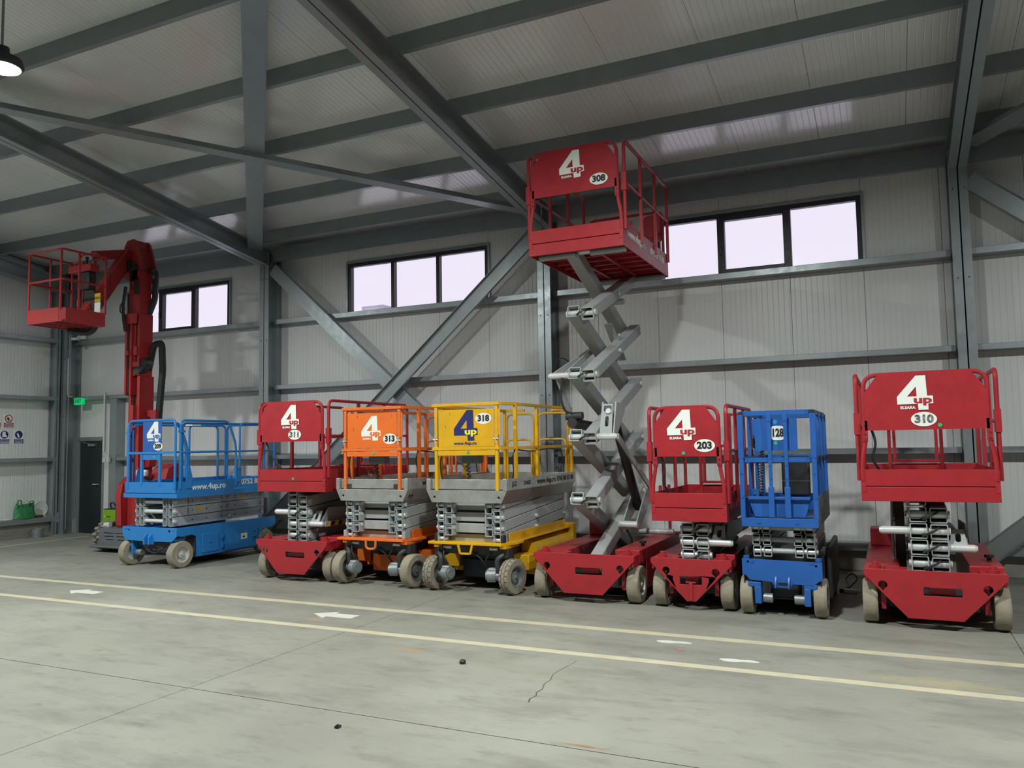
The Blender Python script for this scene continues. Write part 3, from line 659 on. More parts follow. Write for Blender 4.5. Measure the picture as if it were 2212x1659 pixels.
WC = [(-.095, .070)]
ARGW = dict(hw=.565, pw=.548, levels=5, cols=WC, aw=.142, tip=.217, slot=(-.085, .215, .30, .372), hole=(.41, .375), Lp=1.88)
t311, T_, S_, _ = red_lift(-6.94, 8.07, zb=1.127, z0=.415, dz=.1465, yf=.20, yb=2.05, label='red scissor lift with worn number 311, between the light blue and orange lifts', num='311', logox=-.145, logoz=1.925, ox=.075, oz=1.852, pan=(1.765, 2.265), dotp=(.04, 1.292), worn=True, group='wide red scissor lifts', **ARGW)
text('www.4up.ro', .055, M_WHITE, t311, (.5485, .9, 1.30), 'R', .03, name='side_lettering', width=.42)
t308, T_, S_, _ = red_lift(-3.01, 8.07, zb=3.775, z0=.385, dz=.684, yf=.19, yb=1.92, label='red scissor lift number 308 raised high on its open grey scissors', num='308', logox=-.160, logoz=4.585, ox=.295, oz=4.53, pan=(4.42, 4.925), raised=True, gate=False, group='wide red scissor lifts', armmat=M_ARML, **ARGW)
t310, T_, S_, _ = red_lift(.288, 8.0, zb=1.120, z0=.405, dz=.1465, yf=.20, yb=2.05, label='red scissor lift with worn number 310, alone at the end beside the blue lift', num='310', logox=-.218, logoz=1.932, ox=-.01, oz=1.85, pan=(1.757, 2.262), dotp=(.114, 1.794), worn=True, group='wide red scissor lifts', **ARGW)
t203, T_, S_, _ = red_lift(-1.865, 8.07, hw=.405, pw=.379, zb=.884, z0=.40, dz=.131, levels=4, cols=[(-.045, .105)], aw=.122, yf=.18, yb=1.70, label='narrow red scissor lift number 203 with a pointed front plate', num='203', logox=-.188, logoz=1.698, ox=.186, oz=1.642, pan=(1.535, 2.03), Lp=1.62, tip=.045, slot=(-.11, .11, .262, .34), hole=(.247, .39), dotp=(-.027, 1.568))
# raised lift: cylinders and levers between the scissors, lettering on its flank
z0, dz, yf, yb = .385, .684, .19, 1.92
jz = lambda k: z0 + k * dz
text('www.4up.ro', .085, M_WHITE, t308, (.5495, .50, 3.775 + .17), 'R', .04, name='side_lettering', width=.72)
text('0745 88 87 88', .075, M_WHITE, t308, (.5495, 1.38, 3.775 + .16), 'R', .04, name='side_lettering', width=.62)
MB().sheet([(-.065, 0), (.065, 0), (.055, .34), (-.055, .34)], [rrect(-.02, .02, .08, .20, .02, 3), rrect(-.045, .045, .255, .32, .012, 2)], (.235, yf + .0, jz(2) + .03), (1, 0, 0), (0, .28, .96), -.015).build('lift_bracket', M_ARML, t308)
MB().sheet([(0, 0), (.10, -.02), (.42, .27), (.42, .33), (.12, .36)], [], (.31, yf, jz(2) + .02), (0, 1, 0), (0, 0, 1), .015).build('lift_bracket', M_ARML, t308)
MB().sheet([(0, 0), (.10, -.02), (.42, .27), (.42, .33), (.12, .36)], [], (.16, yf, jz(2) + .02), (0, 1, 0), (0, 0, 1), .015).build('lift_bracket', M_ARML, t308)
MB().bar((.36, yf + .02, jz(2)), (.36, yf + 1.35, jz(1) + .02), .02, .07).build('lever_bar', M_ARML, t308)
MB().cyl((.25, yf + .25, jz(2) + .20), (.25, yf + 1.10, jz(0) + .52), .052, 18).build('hydraulic_cylinder', M_BLACK, t308)
MB().cyl((.25, yf + .05, jz(2) + .28), (.25, yf + .25, jz(2) + .20), .03, 14).build('piston_rod', M_PIN, t308)
MB().cyl((.14, yf + .68, jz(0) + .36), (.36, yf + .68, jz(0) + .36), .042, 16).build('cylinder_pivot', M_PIN, t308)
MB().sheet([(0, -.05), (.08, -.06), (.55, .22), (.55, .38), (.42, .38), (0, .04)], [], (.34, yf + .68, jz(0) + .36), (0, 1, 0), (0, 0, 1), .015).build('lift_bracket', M_ARML, t308)
MB().sheet([(0, -.05), (.08, -.06), (.55, .22), (.55, .38), (.42, .38), (0, .04)], [], (.18, yf + .68, jz(0) + .36), (0, 1, 0), (0, 0, 1), .015).build('lift_bracket', M_ARML, t308)
MB().bar((-.36, yf, jz(3)), (-.20, yf + .95, jz(3) + .40), .02, .07).bar((-.22, yf, jz(3)), (-.20, yf + .95, jz(3) + .40), .02, .07).build('lever_bar', M_ARML, t308)
MB().bar((-.33, yf + .02, jz(3)), (-.30, yf + .35, jz(3) - .42), .02, .07).build('lever_bar', M_ARML, t308)
MB().cyl((-.27, yf + .30, jz(3) - .52), (-.22, yf + 1.35, jz(2) + .10), .06, 18).build('hydraulic_cylinder', M_BLACK, t308)
MB().cyl((-.36, yf + .36, jz(3) - .44), (-.16, yf + .36, jz(3) - .44), .045, 16).build('cylinder_pivot', M_DARK, t308)
MB().cyl((-.28, yf + .9, jz(4) + .25), (.2, yf + .9, jz(4) + .25), .035, 14).build('pivot_pin', M_ARML, t308)
MB().bar((-.02, yf + .95, jz(4) + .0), (.02, yf + 1.35, jz(3) + .28), .10, .03).bar((.10, yf + 1.0, jz(3) + .55), (-.05, yf + 1.3, jz(3) + .25), .03, .05).build('lever_bar', M_ARML, t308)
hose(t308, [(-.25, yf - .02, jz(3) - .03), (-.28, yf - .02, jz(3) - .25), (-.24, yf + .02, jz(3) - .40), (-.16, yf + .05, jz(3) - .42)], .014)
hose(t308, [(.22, yf + .7, jz(0) + .30), (.28, yf + .74, jz(0) + .18), (.20, yf + .8, jz(0) + .0), (.12, yf + .9, jz(0) - .1)], .014)
MB().box(.47, .50, 1.82, 1.86, .54, 1.15).box(.44, .60, 1.78, 1.92, .54, .57).build('safety_prop', M_RED, t308)
MB().cyl((.18, 1.55, .60), (.60, 1.55, .60), .035, 14).build('spindle', M_PIN, t308)

# ------------------------------------------------------------------ aluminium-deck lifts (orange, yellow)
def alu_lift(c, Y0, pm, label, num, yellow, hexes=False):
    t = thing('scissor_lift', label, 'scissor lift', (c, Y0, 0))
    # chassis
    hw = .50
    MB().add([(x, y, z) for z in (.548, .578) for x, y in ((-hw - .01, 0), (hw - .06, 0), (hw + .03, .25), (hw + .03, .42), (-hw - .01, .42))], [(4, 3, 2, 1, 0), (5, 6, 7, 8, 9), (0, 1, 6, 5), (1, 2, 7, 6), (2, 3, 8, 7), (3, 4, 9, 8), (4, 0, 5, 9)]).build('front_deck', pm, t, .004)
    MB().box(-hw + .06, -hw + .12, .02, .40, .515, .548).build('deck_bracket', pm, t); MB().box(hw - .10, hw - .02, .04, .40, .515, .548).build('deck_bracket', pm, t)
    MB().box(.43, .445, .22, 1.95, .575, .675).box(.43, .52, .22, 1.95, .570, .580).build('side_flange', pm, t, .003)
    MB().box(-.445, -.43, .22, 1.95, .575, .675).build('side_flange', pm, t, .003)
    if yellow: pts = [(-.10, -.012, .55), (-.075, -.012, .455), (.055, -.012, .455), (.08, -.012, .55)]; MB().path(pts, .02, .02, (0, 1, 0)).build('tie_down_loop', pm, t)
    else: MB().tube(fillet([(-.07, -.012, .56), (-.07, -.012, .455), (.07, -.012, .455), (.07, -.012, .56)], .05, 4), .014, 8).build('tie_down_loop', pm, t)
    MB().box(-.40, .40, .12, .24, .43, .535).build('axle', M_DARK, t, .01)
    for sx in (-1, 1):
        MB().cyl((sx * .30 - .05, .10, .505), (sx * .30 + .05, .10, .505), .018, 12).build('steering_rod', M_PIN, t)
    MB().box(-.30, .36, .46, 2.0, .11, .55).build('chassis_tub', M_NAVY if yellow else M_RED if False else M_DARK, t, .01)
    MB().box(-.27, .25, .42, .46, .13, .33).build('front_apron', M_NAVY if yellow else M_ORANGE, t, .006)
    # battery doors
    for sx in (-1, 1):
        x1 = .57 * sx; xi = .36 * sx
        pf = [(min(xi, x1), .14), (max(xi, x1), .14), (x1, .42), (x1 - sx * .03, .47), (x1 - sx * .13, .545), (xi, .545)] if sx > 0 else [(x1, .14), (xi, .14), (xi, .545), (x1 + .13, .545), (x1 + .03, .47), (x1, .42)]
        MB().prof(pf, (0, .72, 0), (0, 1.92, 0), (1, 0, 0), (0, 0, 1)).build('battery_door', pm, t, .008)
        MB().box(min(xi, x1 - sx * .01), max(xi, x1 - sx * .01), .48, .71, .22, .40).build('step_bracket', pm, t, .01)
        MB().box(min(x1, x1 + sx * .02), max(x1, x1 + sx * .02), .74, 1.86, .16, .36).build('door_panel', pm, t, .01)
    if yellow:
        MB().box(.575, .5765, .80, .86, .43 - .03, .44).build('sticker', M_WHITE, t); MB().box(.575, .5765, .92, .96, .39, .445).build('sticker', M_WHITE, t)
        MB().box(.40, .56, 1.93, 2.05, .20, .63).build('rear_column', pm, t, .01)
    # wheels
    for sx in (-1, 1):
        wheel(t, sx * .50, .16, .20, .125, sx, rim=(M_RIMD if not yellow else M_MOTOR), rz=math.radians(-10 if sx > 0 else -6), hexes=hexes, hubr=.34)
        wheel(t, sx * .50, 1.75, .20, .125, sx, rim=M_RIMD)
        MB().tube(fillet([(sx * .42, .16, .52), (sx * .42, .10, .44), (sx * .36, .05, .40), (sx * .37, .06, .26), (sx * .42, .13, .20)], .05, 4), .028, 8).build('steering_knuckle', M_DARK, t)
        MB().box(sx * .42 - .06, sx * .42 + .06, .10, .24, .40, .53).build('knuckle_block', M_DARK, t, .015)
        MB().cyl((sx * .42, .12, .205), (sx * .31, .07, .205), .05, 16).cyl((sx * .33, .08, .215), (sx * .24, .045, .215), .075, 18).cyl((sx * .24, .045, .215), (sx * .225, .04, .215), .055, 16).build('drive_motor', M_MOTOR, t)
        MB().box(sx * .30 - .05, sx * .30 + .05, .03, .11, .22, .30).build('gear_case', M_MOTOR, t, .015)
    hose(t, [(.02, .10, .46), (.10, .10, .42), (.16, .14, .33), (.16, .30, .20)], .010); hose(t, [(.26, .10, .46), (.20, .10, .40), (.17, .14, .33), (.17, .30, .20)], .010)
    hose(t, [(-.33, .1, .52), (-.34, .05, .42), (-.28, .06, .33), (-.30, .08, .27)], .009)
    # scissor: outer falling arms, inner rising arms, pins and cross beams
    z0, dz, ya, yb, w_, h_ = .605, .1275, .10, 1.98, .088, .120
    for j in range(1, 5):
        zt, zb_ = z0 + j * dz, z0 + (j - 1) * dz
        for sx in (-1, 1):
            for (x, za, zc) in ((sx * .365, zb_ + .02, zt + .02), (sx * .262, zt - .03 - dz * .0, zb_ - .03)):
                if x == sx * .262 and j == 4: continue
                a, b = V((x, ya, za)), V((x, yb, zc)); d = (b - a).normalized()
                MB().boxtube(a - d * .045, b + d * .045, w_ if abs(x) > .3 else .094, h_, .007).build('scissor_arm', M_ARM, t)
    for j in range(0, 4):
        zz = z0 + j * dz
        for sx in (-1, 1):
            MB().cyl((sx * .20 if j else sx * .30, ya, zz), (sx * .428, ya, zz), .022, 14).build('pivot_pin', M_PIN, t)
            MB().cyl((sx * .408, ya, zz), (sx * .435, ya, zz), .026, 12).build('pin_head', M_PIN, t)
    for j, (m_, yo) in enumerate(((M_ARML, .09), (M_ARML, .03), (M_ARML, .05), (M_ARML, .08))):
        zz = z0 + j * dz
        MB().box(-.215 if j else -.32, .215 if j else .32, ya + yo, ya + yo + .07, zz - .058, zz + .048).build('cross_beam', m_, t, .006)
    for j in (0, 1): MB().cyl((.405, 1.05, z0 + (j + .55) * dz), (.44, 1.05, z0 + (j + .55) * dz), .024, 12).build('pin_head', M_PIN, t)
    MB().cyl((.405, 1.98, z0 + 1.2 * dz), (.44, 1.98, z0 + 1.2 * dz), .022, 12).build('pin_head', M_PIN, t)
    for sx in (-1, 1): MB().box(sx * .43 - .02, sx * .43 + .02, .05, .12, .58, .665).build('slide_block', M_ARML if not yellow else M_BLACK, t, .006)
    # deck
    B, S, T, pw, L = 1.026, 1.166, 1.293, .522, 2.14
    MB().sheet([(-pw, S), (-pw + .07, B), (pw - .07, B), (pw, S)], [circle(-pw + .105, B + .062, .016, 12), circle(pw - .105, B + .062, .016, 12)], (0, 0, 0), (1, 0, 0), (0, 0, 1), -.02).build('front_beam', M_ALU, t, .004)
    MB().box(-pw + .055, pw - .055, .03, .045, S + .012, T - .003).build('toe_panel', M_ALU, t, .004)
    for sx in (-1, 1):
        MB().box(min(sx * pw, sx * (pw - .05)), max(sx * pw, sx * (pw - .05)), -.004, .05, S - .004, T + .008).build('corner_post', M_ALU, t, .005)
        X = sx * pw
        MB().box(min(X, X - sx * .012), max(X, X - sx * .012), .05, L, S, T + .005).build('side_panel', M_ALU, t, .003)
        MB().prof([(X, S), (X - sx * .02, S), (X - sx * .09, B), (X - sx * .07, B)], (0, .02, 0), (0, L - .02, 0), (1, 0, 0), (0, 0, 1)).build('side_beam', M_ALU, t)
    MB().box(-pw + .012, pw - .012, .05, L, S - .01, S + .008).box(-pw, pw, L, L + .012, S, T).build('platform_floor', M_ALU, t)
    if not yellow:
        for sx in (-1, 1): 
            MB().box(sx * .36 - .05, sx * .36 + .05, .022, .031, S + .015, S + .065).build('light_bracket', M_DARK, t)
    # rails
    zt, zm = 2.152, 1.645; q = .036
    plan = [(-.50, .30), (-.435, 0.02), (.435, 0.02), (.50, .30)]
    def railpath(z, nm):
        pts = [V((-.50, L - .03, z))] + [V((x, y, z)) for x, y in plan] + [V((.50, L - .03, z))]
        MB().path(pts, q, q).build(nm, pm, t, .004)
    railpath(zt, 'top_rail'); railpath(zm, 'mid_rail')
    for (x, y) in ((-.395, .03), (.395, .03), (-.50, .30), (.50, .30), (-.50, .92), (.50, .92), (-.50, L - .05), (.50, L - .05)):
        MB().box(x - .019, x + .019, y - .019, y + .019, S, zt).build('rail_post', pm, t, .003)
    MB().path([(-.5, L - .03, zt), (-.2, L - .03, zt)], q, q).build('top_rail', pm, t); MB().path([(.2, L - .03, zt), (.5, L - .03, zt)], q, q).build('top_rail', pm, t)
    for sx, xa, xb in ((-1, -.46, -.05), (1, .02, .46)):
        MB().tube(fillet([(xa, L - .06, S), (xa, L - .06, zt - .05), (xb, L - .06, zt - .05), (xb, L - .06, S)], .10, 5), .016, 8).build('gate', pm, t)
        MB().tube(fillet([(xa + .02, L - .10, S), (xa + .02, L - .10, zm + .10), (xb - .02, L - .10, zm + .10), (xb - .02, L - .10, S)], .07, 5), .014, 8).build('inner_rail', pm, t)
    # sign panel
    slots = [[(x - .004, z), (x + .004, z), (x + .004, z + .04), (x - .004, z + .04)] for x, z in ((-.26, 1.88), (-.20, 2.03), (.30, 2.03))]
    MB().sheet([(-.355, zm + .022), (.372, zm + .022), (.372, 2.095), (-.355, 2.095)], slots, (0, .005, 0), (1, 0, 0), (0, 0, 1), -.007).build('front_panel', pm, t)
    MB().box(-.365, .378, .006, .012, 1.565, zm - .022).build('lower_panel', pm, t, .003)
    MB().box(.40, .44, .02, .028, zm + .15, 2.09).build('panel_tab', pm, t)
    for sx in (-1, 1): MB().tube([(sx * .395, -.01, zm + .06), (sx * .395, -.01, zm + .16)], .006, 6).cyl((sx * .395 - .03, .0, zm + .11), (sx * .395 + .03, .0, zm + .11), .006, 8).build('latch_pin', M_PIN, t)
    # control box, cables
    MB().box(-.11, .13, .10, .22, 1.47, 1.62).build('document_box', M_GREYBOX, t, .02)
    coil(t, (-.15, .30, 1.60), (-.12, .34, 1.18), .022, 9, .006)
    hose(t, [(-.33, .05, 1.60), (-.37, .06, 1.50), (-.36, .07, 1.32), (-.33, .1, 1.2)], .008)
    hose(t, [(.50, .28, 1.62), (.45, .30, 1.52), (.46, .33, 1.38), (.42, .36, 1.25), (.46, .4, 1.2)], .008)
    hose(t, [(.47, .35, zm - .02), (.47, .8, zm - .05), (.47, 1.4, zm - .02), (.47, 1.8, zm - .05), (.46, 1.9, 1.3)], .008)
    if yellow:
        hose(t, [(.49, .98, zt - .02), (.485, 1.0, zt - .06), (.485, .98, zt - .15)], .012)
        logo(t, -.148, 1.735, .352, .004, M_NVINK, M_YLINK, None, wd=.31)
        text('www.4up.ro', .036, M_NVINK, t, (0.0, .003, 1.705), 'F', .03, name='web_lettering', width=.30)
        number_plate(t, .238, 1.985, .004, num)
    else:
        logo(t, -.143, 1.757, .300, .004, M_WHITE, M_ORINK, 'ELSARA')
        number_plate(t, .272, 1.775, .004, num, w=.195)
    dot(t, .035, 1.598, .005)
    if yellow:
        text('JLG', .052, M_INK, t, (pw + .0005, .20, 1.232), 'R', .05, name='maker_lettering', width=.12)
        text('3246ES', .045, M_INK, t, (pw + .0005, .56, 1.232), 'R', .04, name='model_lettering', width=.20)
        text('www.4up.ro', .062, M_INK, t, (pw + .0005, 1.15, 1.232), 'R', .055, name='side_lettering', width=.60)
        text('0745 88 87 88', .06, M_INK, t, (pw + .0005, 1.78, 1.232), 'R', .055, name='side_lettering', width=.58)
    else:
        text('www.4up.ro', .06, M_INK, t, (pw + .0005, .62, 1.232), 'R', .055, name='side_lettering', width=.58)
        text('JLG', .045, M_INK, t, (pw - .03, .12, 1.10), 'R', .05, name='maker_lettering', width=.1)
    return t
alu_lift(-5.725, 8.10, M_ORANGE, 'orange scissor lift number 313 with aluminium deck, between red 311 and the yellow lift', '313', False)
alu_lift(-4.42, 8.10, M_YELLOW, 'yellow scissor lift number 318 with aluminium deck and hexagon-tread tyres', '318', True, hexes=True)

# ------------------------------------------------------------------ light blue lift 209
def blue_lift():
    pm = M_BLUE
    t = thing('scissor_lift', 'light blue scissor lift number 209 parked in front of the red boom lift', 'scissor lift', (-9.77, 8.33, 0))
    hw = .55; zt = .572; L = 2.02
    outer = [(-hw, zt), (-hw, .455), (-hw + .075, .375), (-.10, .368), (-.085, .325), (.085, .325), (.10, .368), (hw - .09, .375), (hw, .455), (hw, zt)]
    MB().sheet(outer, [circle(-hw + .13, zt - .05, .026, 12, .019), circle(hw - .15, zt - .05, .026, 12, .019), circle(-hw + .065, zt - .045, .011, 8), circle(hw - .06, zt - .045, .011, 8)], (0, 0, 0), (1, 0, 0), (0, 0, 1), -.018).build('front_plate', pm, t, .003)
    for sx in (-1, 1): MB().prof([(0, 0), (-.05, 0), (-.05, .10), (0, .15)], (sx * .05 - .012, 0, .33), (sx * .05 + .012, 0, .33), (0, 1, 0), (0, 0, 1)).build('tow_lug', pm, t)
    # side plates with wheel arches
    for sx in (-1, 1):
        arch = [(.02, zt), (.02, .46), (.10, .44), (.28, .455), (.36, .42), (.37, .30), (.37, .13), (1.62, .13), (1.64, .30), (1.74, .40), (1.90, .40), (L, .44), (L, zt)]
        MB().sheet(arch, [], (sx * (hw - .012) if sx > 0 else -hw, 0, 0), (0, 1, 0), (0, 0, 1), .012).build('side_plate', pm, t, .003)
    MB().box(-hw + .012, hw - .012, .37, 1.62, .12, .15).box(-hw + .02, hw - .02, 0.36, .38, .12, .50).build('chassis_pan', M_DARK, t)
    MB().box(-hw + .02, -.40, .02, L, .50, .515).build('deck', pm, t); MB().box(.40, hw - .02, .02, L, .50, .515).build('deck', pm, t)
    X = hw + .001
    MB().box(X, X + .012, .46, .78, .17, .44).build('battery_door', pm, t, .008)
    MB().sheet([(.90, .15), (1.60, .15), (1.60, .44), (.90, .44)], [[(1.50, .36), (1.56, .36), (1.56, .38), (1.50, .38)], [(1.50, .22), (1.58, .22), (1.58, .29), (1.50, .29)]], (X, 0, 0), (0, 1, 0), (0, 0, 1), .012).build('battery_door', pm, t)
    MB().box(X, X + .02, .84, .88, .20, .27).build('hinge', pm, t, .004); MB().box(X, X + .02, .84, .88, .33, .40).build('hinge', pm, t, .004)
    MB().cyl((X + .012, .62, .30), (X + .016, .62, .30), .012, 10).build('latch', M_BLACK, t)
    st = MB().box(X + .012, X + .0135, 1.24, 1.37, .28, .37).build('warning_sticker', M_WHITE, t)
    MB().add([(X + .0142, 1.265, .30), (X + .0142, 1.325, .30), (X + .0142, 1.295, .35)], [(0, 1, 2)]).build('sticker_sign', M_INK, st)
    for sx in (-1, 1):
        wheel(t, sx * .49, .12, .192, .125, sx, rz=math.radians(-4)); wheel(t, sx * .49, 1.80, .192, .125, sx)
        xx = sx * .395
        MB().box(xx - .018, xx + .018, .04, .20, .16, .40).box(min(xx, sx * .50), max(xx, sx * .50), .02, .20, .385, .41).build('steering_yoke', pm, t, .006)
        MB().cyl((sx * .38, .12, .19), (sx * .26, .12, .19), .045, 14).build('drive_motor', M_MOTOR, t)
    MB().box(-.34, .34, .10, .16, .30, .36).build('axle', M_DARK, t)
    hose(t, [(-.16, .05, .34), (-.05, .04, .22), (.1, .05, .19), (.2, .08, .28)], .011); hose(t, [(-.1, .06, .30), (.0, .05, .25), (.15, .05, .24), (.24, .1, .3)], .009)
    # scissor
    z0, dz, ya, yb = .52, .140, .12, 1.9
    for j in range(3):
        zz = z0 + .135 + j * dz
        for sx in (-1, 1):
            for x, w_ in ((sx * .335, .075), (sx * .245 if sx < 0 else .215, .07)):
                e = .02 if abs(x) > .3 else -.02
                if x < .3: MB().boxtube((x, ya - .04, zz - .01), (x, yb + .04, zz + e * .0 + .012), w_, .130, .007).build('scissor_arm', M_ARM, t); continue
                # outer right-hand arm: hollow, with its bolt holes and slot cut through the outer wall
                a_, l_ = V((x, ya - .04, zz - .01)), yb - ya + .08; dv = V((0, l_, .022)).normalized(); h2, w2 = .065, w_ / 2
                arm = MB()
                for (u0, u1, v0, v1) in ((-w2, w2 - .007, h2 - .007, h2), (-w2, w2 - .007, -h2, -h2 + .007), (-w2, -w2 + .007, -h2 + .007, h2 - .007)):
                    arm.prof([(u0, v0), (u1, v0), (u1, v1), (u0, v1)], a_, a_ + dv * l_, (1, 0, 0), (0, 0, 1))
                hl = [circle(yy - ya + .04, 0, .012, 10) for yy in (.45, .72, 1.02, 1.30, 1.55)]
                if j: hl.append([(.36 - ya + .04, -.05), (.375 - ya + .04, -.05), (.375 - ya + .04, .045), (.36 - ya + .04, .045)])
                arm.sheet([(0, -h2), (l_, -h2), (l_, h2), (0, h2)], hl, a_ + V((w2 - .007, 0, 0)), dv, (0, 0, 1), .007).build('scissor_arm', M_ARM, t)
        MB().cyl((-.21, ya, zz - .005), (.18, ya, zz - .005), .030, 16).build('cross_tube', M_PIN, t)
        for sx in (-1, 1): MB().cyl((sx * .37, ya, zz - .005), (sx * .395, ya, zz - .005), .032, 14).cyl((sx * .395, ya, zz - .005), (sx * .408, ya, zz - .005), .014, 10).build('pin_head', M_PIN, t)
        for yy in (1.16, 1.88): MB().cyl((.372, yy, zz), (.395, yy, zz), .026, 12).build('pin_head', M_ARM, t)
    MB().box(.373, .3745, .52, .66, z0 + .27, z0 + .315).build('yellow_sticker', M_YSTICK, t); MB().box(.373, .3745, 1.40, 1.52, z0 + .40, z0 + .445).build('yellow_sticker', M_YSTICK, t)
    # platform
    B, S, T, pw = .993, 1.035, 1.225, .545
    MB().box(-pw, pw, 0, .02, B, S + .02).box(-pw, -pw + .01, .02, L, B, T).box(-pw + .01, pw - .01, .02, L, B + .05, B + .06).box(-pw, pw, L, L + .01, B, T).build('platform', pm, t, .003)
    MB().sheet([(.02, B), (L, B), (L, T), (.02, T)], [[(1.10, B + .072), (L - .05, B + .072), (L - .05, B + .086), (1.10, B + .086)]], (pw - .01, 0, 0), (0, 1, 0), (0, 0, 1), .01).build('side_toe_board', pm, t)
    MB().box(-pw + .055, pw - .02, -.006, .012, S + .028, T - .005).box(-pw + .04, -pw + .05, -.002, .012, S + .02, T).build('toe_board', pm, t, .003)
    MB().box(-pw + .012, pw - .012, .021, .026, S, S + .05).build('seam_light_stop', pm, t)  # plate added to stop light behind this seam and darken it
    zt2, zm = 2.118, 1.645
    MB().tube(fillet([(-pw + .10, .0, T - .1), (-pw + .10, .0, zt2), (pw - .04, .0, zt2), (pw - .04, .0, T - .1)], .10, 6), .019, 10).build('guard_rail', pm, t)
    MB().path([(-pw + .10, 0, zm), (pw - .04, 0, zm)], .034, .034).build('mid_rail', pm, t)
    for x in (-.17, .20): MB().box(x - .018, x + .018, -.012, .02, T - .06, zm).build('rail_post', pm, t)
    MB().box(-.15, .18, -.004, .006, 1.545, zm - .01).build('lower_panel', pm, t)
    MB().box(-.145, .235, -.008, -.002, zm + .02, 2.10).build('front_panel', M_BLUE2, t)
    for sx in (-1, 1):
        for dx, yy in ((.0, .06), (.03, .04)):
            X = sx * (pw - .012 - dx) if sx < 0 else pw - .005 + dx * .3
            if sx > 0 and dx: continue
            MB().tube(fillet([(X, yy, T - .1), (X, yy, zt2 - .01), (X, .98, zt2 - .01), (X, 1.14, zm + .1), (X, 1.14, T - .1)], .09, 6), .018, 9).build('side_rail', pm, t)
        X = sx * (pw - .005)
        MB().tube(fillet([(X - sx * .03, .12, T - .08), (X - sx * .03, .12, zt2 - .05), (X - sx * .03, 1.80, zt2 - .05), (X - sx * .03, 1.80, T - .08)], .09, 6), .017, 9).build('side_rail', pm, t)
        MB().tube([(X, .06, zm - .0), (X, 1.95, zm - .0)], .015, 8).build('mid_rail', pm, t)
        MB().tube(fillet([(X, 1.22, T - .1), (X, 1.22, zt2 - .04), (X, L - .02, zt2 - .04), (X, L - .02, T - .1)], .09, 6), .017, 9).build('side_rail', pm, t)
        MB().box(X - .03, X + .03, .10 - .06, .10 + .02, 1.93, 1.965).build('clamp_sleeve', pm, t)
        MB().box(X - .022, X + .022, 1.12, 1.24, T - .06, T + .16).build('rail_socket', pm, t, .004)
        # fin-shaped step plate
        MB().sheet([(0, 0), (.11, 0), (.11, .17), (.075, .30), (.04, .30), (0, .12)], [], (X + (.006 if sx > 0 else .05), .16, T - .10), (0, 1, 0), (0, 0, 1), .008).build('hinge_plate', pm, t)
    MB().tube(fillet([(-pw + .03, L, T), (-pw + .03, L, zt2 - .04), (pw - .03, L, zt2 - .04), (pw - .03, L, T)], .09, 5), .017, 8).build('rear_rail', pm, t)
    MB().tube([(-.1, .58, 1.22), (-.05, .55, 1.27), (.03, .56, 1.275), (.05, .6, 1.23)], .016, 8).build('folded_handle', M_NAVY, t)
    MB().box(.10, .24, .55, .72, zt2 - .075, zt2 - .045).build('paper_tray', M_PVC, t)
    yl = -.008
    logo(t, -.062, 1.805, .292, yl, M_WHITE, M_BLINK, 'ELSARA', wd=.275)
    number_plate(t, .165, 1.737, yl - .0, '209', w=.185, h=.118)
    dot(t, .085, 1.585, -.004)
    text('www.4up.ro', .085, M_WHITE, t, (pw + .001, .60, 1.135), 'R', .03, name='side_lettering', width=.66)
    text('0752 88 87 88', .08, M_WHITE, t, (pw + .001, 1.62, 1.165), 'R', .03, name='side_lettering', width=.74)
    return t
blue_lift()

